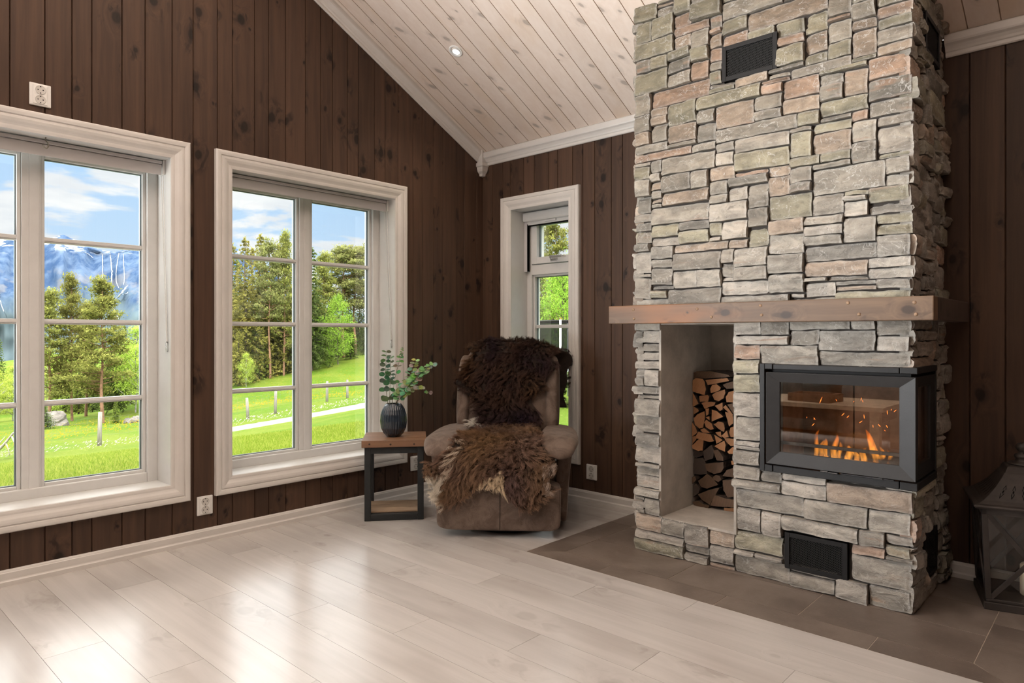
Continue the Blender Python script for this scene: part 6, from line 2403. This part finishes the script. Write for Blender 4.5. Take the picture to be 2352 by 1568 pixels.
proto('leafy', 'leafy tree', v_[:3], trunk_mesh(7, 0.09, v_[3], top=0.85, seed=1), MTRUNK)
BASEH = {'spruce_olive': 10, 'spruce_dark': 10, 'spruce_mid': 10, 'pine': 10, 'pine_full': 10, 'birch': 7, 'leafy': 7}
NAMES = {'spruce': 'spruce_tree', 'pine': 'pine_tree', 'birch': 'birch_tree', 'leafy tree': 'leafy_tree'}
trn = random.Random(77)
def tree(kind, px, d, top_y, text, width=1.0, group=None, base=None):
    k, cm_, tm_ = PROTO[kind]
    p = on_ground(px, d)
    ztop = at(px, top_y, d).z
    s = max(0.12, (ztop - p.z) / BASEH[kind])
    r = empty(NAMES[k], tuple(p), trn.uniform(0, 6.28))
    r.scale = (s * width, s * width, s)
    label(r, text, 'tree', group)
    for nm, me in (('crown', cm_), ('trunk', tm_)):
        o = bpy.data.objects.new(nm, me)
        COL.objects.link(o)
        o.parent = r
    return r
# left window
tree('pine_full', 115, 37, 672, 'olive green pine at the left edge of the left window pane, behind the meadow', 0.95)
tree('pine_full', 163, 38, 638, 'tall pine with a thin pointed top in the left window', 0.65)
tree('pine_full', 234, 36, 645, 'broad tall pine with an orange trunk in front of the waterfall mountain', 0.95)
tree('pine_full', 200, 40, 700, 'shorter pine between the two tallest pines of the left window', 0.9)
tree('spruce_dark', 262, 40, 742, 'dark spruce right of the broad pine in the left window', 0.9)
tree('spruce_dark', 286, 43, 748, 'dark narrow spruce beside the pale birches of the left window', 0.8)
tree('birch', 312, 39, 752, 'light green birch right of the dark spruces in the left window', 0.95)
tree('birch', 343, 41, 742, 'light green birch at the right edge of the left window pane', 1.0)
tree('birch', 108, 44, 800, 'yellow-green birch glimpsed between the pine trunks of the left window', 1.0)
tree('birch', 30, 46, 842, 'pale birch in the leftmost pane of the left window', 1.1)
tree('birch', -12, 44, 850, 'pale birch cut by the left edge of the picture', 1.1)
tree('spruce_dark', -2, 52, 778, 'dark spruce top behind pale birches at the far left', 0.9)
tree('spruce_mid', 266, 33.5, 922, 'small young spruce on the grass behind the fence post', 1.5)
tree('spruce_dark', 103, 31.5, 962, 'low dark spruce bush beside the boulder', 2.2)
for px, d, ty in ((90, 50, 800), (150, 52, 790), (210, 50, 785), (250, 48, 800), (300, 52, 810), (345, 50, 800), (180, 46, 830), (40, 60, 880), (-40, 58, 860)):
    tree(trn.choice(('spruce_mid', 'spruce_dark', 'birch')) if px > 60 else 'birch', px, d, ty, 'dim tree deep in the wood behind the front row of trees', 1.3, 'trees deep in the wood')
# middle window
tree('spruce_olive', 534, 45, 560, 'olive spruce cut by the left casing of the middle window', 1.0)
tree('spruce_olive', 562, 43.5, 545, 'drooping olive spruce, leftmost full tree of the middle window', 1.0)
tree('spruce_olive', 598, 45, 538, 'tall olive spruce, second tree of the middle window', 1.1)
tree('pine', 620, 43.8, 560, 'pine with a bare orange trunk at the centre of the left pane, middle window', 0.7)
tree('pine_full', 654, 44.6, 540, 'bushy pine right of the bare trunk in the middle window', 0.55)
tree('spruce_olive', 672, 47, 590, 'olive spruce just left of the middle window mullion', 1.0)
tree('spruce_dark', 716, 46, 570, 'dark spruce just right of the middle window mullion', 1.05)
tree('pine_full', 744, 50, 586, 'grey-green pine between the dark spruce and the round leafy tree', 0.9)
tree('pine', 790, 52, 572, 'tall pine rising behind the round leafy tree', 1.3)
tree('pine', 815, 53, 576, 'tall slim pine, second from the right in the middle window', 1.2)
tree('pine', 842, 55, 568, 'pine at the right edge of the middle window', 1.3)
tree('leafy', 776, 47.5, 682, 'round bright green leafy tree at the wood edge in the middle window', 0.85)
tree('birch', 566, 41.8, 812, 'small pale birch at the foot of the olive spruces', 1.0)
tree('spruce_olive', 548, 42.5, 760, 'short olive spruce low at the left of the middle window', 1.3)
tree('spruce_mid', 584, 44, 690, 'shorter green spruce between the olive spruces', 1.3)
for px, d, ty, kd in ((640, 46, 560, 'spruce_olive'), (700, 52, 600, 'spruce_dark'), (735, 54, 640, 'spruce_dark'), (760, 56, 650, 'spruce_mid'), (800, 57, 660, 'spruce_dark'), (825, 58, 670, 'spruce_mid'), (850, 58, 650, 'spruce_dark'), (880, 62, 640, 'spruce_mid'), (610, 52, 610, 'spruce_dark'), (580, 47, 570, 'spruce_olive'), (545, 54, 600, 'spruce_dark'), (666, 53, 640, 'spruce_dark'), (690, 56, 650, 'spruce_mid'), (628, 47, 720, 'spruce_dark'), (660, 48, 730, 'spruce_dark'), (740, 49, 730, 'leafy'), (806, 50, 740, 'spruce_dark'), (835, 53, 740, 'spruce_dark')):
    tree(kd, px, d, ty, 'dim tree deep in the wood behind the front row of trees', 1.35, 'trees deep in the wood')
# narrow window
tree('pine_full', 1275, 34, 480, 'tall pine against the sky in the narrow window', 0.7)
tree('leafy', 1294, 17, 605, 'bright green leafy tree filling the narrow window', 0.8)
tree('leafy', 1335, 19, 575, 'bright green leafy tree at the right of the narrow window', 0.9)
tree('spruce_mid', 1243, 20, 610, 'spruce with sweeping branches at the left of the narrow window', 1.1)
for px, d, ty in ((1215, 40, 560), (1250, 44, 600), (1300, 46, 620), (1340, 44, 560), (1275, 50, 640)):
    tree('spruce_mid', px, d, ty, 'dim tree deep in the wood behind the front row of trees', 1.3, 'trees deep in the wood')

for px, d, ty, kd in ((905, 54, 600, 'spruce_mid'), (945, 56, 590, 'pine_full'), (990, 55, 610, 'spruce_dark'), (1035, 58, 600, 'spruce_mid'), (1080, 56, 620, 'birch'), (1125, 55, 600, 'spruce_dark'), (1170, 52, 610, 'spruce_mid')):
    tree(kd, px, d, ty, 'dim tree deep in the wood behind the front row of trees', 1.35, 'trees deep in the wood')

# boulders and a fallen branch at the wood edge
MROCK = simple('grey_rock', (0.15, 0.132, 0.118), 0.9, var=0.4, vscale=2.5, bump=0.8, bscale=8)
def rock(px, d, r, txt, seed, group=None, flat=0.7):
    p = on_ground(px, d)
    mb = MB()
    n1, n2 = 10, 14
    rows = []
    for i in range(n1 + 1):
        ph = -PI / 2 + PI * i / n1
        row = []
        for j in range(n2):
            th = 2 * PI * j / n2
            v = Vector((math.cos(ph) * math.cos(th), math.cos(ph) * math.sin(th), math.sin(ph)))
            k = 1 + 0.5 * noise.noise(v * 1.3 + Vector((seed, 0, 0))) + 0.2 * noise.noise(v * 3 + Vector((seed, 2, 0)))
            row.append((p.x + v.x * r * k, p.y + v.y * r * k, p.z + r * 0.3 + v.z * r * k * flat))
        rows.append(row)
    mb.grid(rows, 0, False, closed_v=True)
    label(mb.build('boulder', MROCK), txt, 'boulder', group)
rock(118, 34.0, 0.75, 'big grey boulder under the pines in the left window', 3)
for k, (px, d, r) in enumerate(((296, 33.5, 0.26), (304, 33.2, 0.22), (311, 33.6, 0.28), (319, 33.3, 0.24), (326, 33.0, 0.20), (300, 34.0, 0.25), (314, 34.1, 0.3), (322, 34.0, 0.22), (308, 32.9, 0.2), (331, 33.6, 0.22))):
    rock(px, d, r, 'small rock in the stone heap at the right of the left window', 10 + k, 'rocks of the stone heap')
MBRANCH = simple('bleached_branch', (0.3224, 0.2852, 0.248), 0.9, var=0.2, vscale=6)
mb = MB()
b0, b1 = on_ground(-40, 17.2), on_ground(44, 17.0)
a_, b_ = b0 + Vector((0, 0, 0.05)), b1 + Vector((0, 0, 0.75))
mb.tube([a_.lerp(b_, t / 6) + Vector((0, 0, 0.06 * math.sin(t * 1.5))) for t in range(7)], [0.05, 0.047, 0.042, 0.036, 0.03, 0.02, 0.01], 7)
for t, dx_, dz_ in ((0.35, 0.25, 0.35), (0.5, -0.1, -0.38), (0.62, 0.12, -0.36), (0.7, 0.3, 0.25), (0.8, 0.1, -0.35), (0.88, 0.25, -0.25)):
    c = a_.lerp(b_, t)
    e_ = c + RGT * dx_ + UPV * dz_
    mb.tube([c, c.lerp(e_, 0.5) + Vector((0.03, 0, 0.04)), e_], [0.022, 0.015, 0.006], 5)
label(mb.build('fallen_branch', MBRANCH), 'bare bleached fallen branch on the meadow in the leftmost pane', 'branch')

# ------------------------------------------------------------------ trampoline and red cabin behind the narrow window
tp = on_ground(1345, 13.5)
trp = label(empty('trampoline', tuple(tp)), 'trampoline with black safety net in the garden behind the narrow window', 'trampoline')
def net_mat():
    m, t, out = new_mat('black_net')
    d = t('ShaderNodeBsdfDiffuse', inp={0: (0.015, 0.015, 0.017)})
    tr = t('ShaderNodeBsdfTransparent')
    mx = t('ShaderNodeMixShader', inp={0: 0.72, 1: tr, 2: d})
    t.l.new(mx, out.inputs[0])
    return m
TR = 1.0
mb = MB()
rows = [[(TR * (1 + 0.05 * math.sin(PI * k / 6)) * math.cos(a * PI / 24), TR * (1 + 0.05 * math.sin(PI * k / 6)) * math.sin(a * PI / 24), 0.72 + 0.88 * k / 6) for a in range(48)] for k in range(7)]
mb.grid(rows, 0, True, closed_v=True)
mb.build('safety_net', net_mat(), trp, fix=False)
mb = MB()
mb.lathe([(TR - 0.02, 0.70), (0.01, 0.66)], 48, cap=False)
mb.build('jumping_mat', MIRON2, trp)
mb = MB()
mb.lathe([(TR - 0.02, 0.70), (TR + 0.12, 0.69), (TR + 0.13, 0.66), (TR - 0.02, 0.66)], 48, cap=False)
mb.build('edge_pad', simple('grey_pad', (0.42, 0.45, 0.47), 0.6, var=0.05), trp)
for k in range(8):
    a = k * PI / 4 + 0.2
    mb = MB()
    r = TR + 0.10
    mb.tube([(r * math.cos(a), r * math.sin(a), 0.02), (r * math.cos(a), r * math.sin(a), 1.62)], 0.02, 8)
    mb.build('pole', MPLASTIC, trp)
mb = MB()
mb.tube([(TR * math.cos(a * PI / 24), TR * math.sin(a * PI / 24), 1.60) for a in range(48)], 0.02, 6, closed=True)
mb.build('top_ring', MIRON2, trp)
cp_ = on_ground(1308, 44)
cab = label(empty('red_cabin', tuple(cp_), YAW), 'small cabin with a red roof far behind the trampoline', 'cabin')
mb = MB()
mb.box((-1.6, -1.2, 0), (1.6, 1.2, 1.6))
mb.build('walls', simple('cabin_wall', (0.45, 0.40, 0.36), 0.8), cab)
mb = MB()
for s_ in (-1, 1):
    mb.poly([(-1.8, s_ * 1.4, 1.5), (1.8, s_ * 1.4, 1.5), (1.8, 0, 2.4), (-1.8, 0, 2.4)])
    mb.poly([(-1.8, s_ * 1.4, 1.44), (1.8, s_ * 1.4, 1.44), (1.8, 0, 2.34), (-1.8, 0, 2.34)])
mb.build('roof', simple('red_roof', (0.50, 0.07, 0.04), 0.7), cab)

# ------------------------------------------------------------------ the mountain and its waterfalls
def mountain_mat():
    m, t, out = new_mat('hazy_blue_rock')
    co = t('ShaderNodeTexCoord', out=3)
    z = t('ShaderNodeSeparateXYZ', out=2, inp={0: co})
    a = t.noise(t.scale(co, (1, 1, 1.6)), 0.012, 8.0, 0.62)
    b = t.noise(t.scale(co, (1, 1, 0.35)), 0.035, 6.0, 0.65)
    c = t.mix(t.ramp(b, 0.35, 0.65), (0.030, 0.060, 0.125), (0.085, 0.125, 0.195))  # blue distance haze put into the rock colour
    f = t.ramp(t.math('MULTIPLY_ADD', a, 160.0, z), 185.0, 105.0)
    c = t.mix(f, c, (0.1023, 0.1395, 0.155))  # paler towards the foot, thicker haze put into the colour
    br = t.math('MULTIPLY', t.ramp(t.noise(co, 0.02, 4.0), 0.52, 0.62), t.ramp(z, 150.0, 110.0))
    c = t.mix(t.math('MULTIPLY', br, 0.5), c, (0.1736, 0.1674, 0.1674))
    sn = t.math('MULTIPLY', t.ramp(t.noise(t.scale(co, (1, 1, 3.2)), 0.021, 6.0, 0.6, 0.8), 0.535, 0.56), t.ramp(z, 168.0, 205.0))
    c = t.mix(sn, c, (0.527, 0.5394, 0.5704))
    p = t('ShaderNodeBsdfDiffuse', inp={0: c})
    t.l.new(p, out.inputs[0])
    return m
MMOUNT = mountain_mat()
MD = 1500.0
def ridge_y(px):
    k = [(-900, 600), (-400, 565), (-150, 552), (0, 545), (60, 556), (95, 553), (145, 538), (190, 560), (225, 572), (262, 579), (300, 570), (335, 578), (420, 575), (480, 560), (530, 566), (552, 574), (600, 610), (700, 680), (900, 740), (1100, 760)]
    for a, b in zip(k, k[1:]):
        if a[0] <= px <= b[0]:
            return a[1] + (b[1] - a[1]) * (px - a[0]) / (b[0] - a[0])
    return 760
NU_, NV_ = 260, 70
rows = []
mtop = {}
def mpoint(px, v):
    """v 0 foot .. 1 crest .. >1 back"""
    ry = ridge_y(px) + 2.5 * noise.noise(Vector((px * 0.06, 0, 0))) + 1.5 * noise.noise(Vector((px * 0.2, 5, 0)))
    y = 860 + (ry - 860) * min(v, 1)
    d = MD * (0.86 + 0.14 * min(v, 1) ** 2.2) + max(0, v - 1) * 900
    if v < 0.97:
        d += 55 * noise.noise(Vector((px * 0.011, v * 2.0, 3))) + 24 * noise.noise(Vector((px * 0.035, v * 3.4, 7))) + 9 * noise.noise(Vector((px * 0.1, v * 9, 1)))
    p = at(px, y, d)
    if v > 1:
        p.z = at(px, ry, MD).z - (v - 1) * 60
    return p
for j in range(NV_ + 1):
    v = 1.25 * j / NV_
    rows.append([mpoint(-900 + 2000 * i / NU_, v) for i in range(NU_ + 1)])
mb = MB()
mb.grid(rows, 0, True)
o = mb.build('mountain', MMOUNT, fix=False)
o['kind'] = 'structure'
MFALL = simple('white_water', (0.341, 0.372, 0.4092), 0.7, var=0.06)
def mv(px, py):
    ry = ridge_y(px)
    return (py - 860) / (ry - 860)
def streak(name, pts, widths, txt, cat, group=None):
    mb = MB()
    P = []
    for (px, py), w_ in zip(pts, widths):
        P.append((px, py, w_))
    rows = []
    n = len(P)
    for k in range((n - 1) * 8 + 1):
        c = cat_path(P, k / ((n - 1) * 8))
        jx = noise.noise(Vector((c[0] * 0.3, c[1] * 0.25, 1))) * c[2] * 0.8
        row = []
        for s_ in (-1, 0, 1):
            px = c[0] + jx + s_ * c[2] * (0.75 + 0.5 * noise.noise(Vector((k * 0.9, s_, 3))))
            p = mpoint(px, mv(px, c[1]))
            p = p - FWD * (6 + 2 * (s_ == 0)) - FWD * 6
            row.append(p)
        rows.append(row)
    mb.grid(rows, 0, True)
    o = mb.build(name, MFALL, fix=False)
    md = o.modifiers.new('thickness', 'SOLIDIFY')
    md.thickness = 0.3
    return label(o, txt, cat, group)
streak('waterfall', [(243, 582), (244, 610), (245, 640), (252, 665), (263, 690), (272, 712), (280, 733)], [0.9, 1.0, 0.9, 1.1, 1.4, 1.8, 1.4], 'longest waterfall, leftmost, running down the blue mountain face', 'waterfall', 'waterfalls on the mountain')
streak('waterfall', [(260, 580), (263, 605), (265, 635), (262, 655)], [0.7, 1.3, 1.7, 1.4], 'second waterfall from the left, a broad veil on the mountain', 'waterfall', 'waterfalls on the mountain')
streak('waterfall', [(281, 582), (278, 600), (275, 625), (276, 648), (281, 662)], [0.5, 0.6, 0.6, 0.7, 0.6], 'thin waterfall, third from the left on the mountain', 'waterfall', 'waterfalls on the mountain')
streak('waterfall', [(291, 584), (292, 610), (294, 640), (291, 655)], [0.5, 0.6, 0.7, 0.5], 'faint thin waterfall, rightmost of the four on the mountain', 'waterfall', 'waterfalls on the mountain')
streak('snow_patch', [(271, 690), (284, 678), (296, 662), (301, 657)], [2.0, 2.8, 2.6, 1.2], 'snow patch beside the long waterfall', 'snow')
streak('snow_patch', [(284, 676), (296, 676), (303, 672)], [1.8, 1.8, 0.9], 'short snow tongue right of the long waterfall', 'snow')
streak('snow_patch', [(2, 642), (7, 660), (10, 680)], [1.3, 1.8, 0.9], 'narrow snow gully at the far left of the mountain', 'snow')
streak('snow_patch', [(12, 690), (16, 705), (20, 716)], [0.7,0.8,0.5], 'thin snow streak below the far left gully', 'snow')
streak('snow_patch', [(236, 577), (275, 582), (312, 576)], [1.2, 0.9, 1.3], 'snow band along the crest above the waterfalls', 'snow')
streak('snow_patch', [(180, 578), (200, 580), (213, 586), (222, 594)], [0.7,0.9,0.8,0.6], 'snow band in the middle of the crest', 'snow')
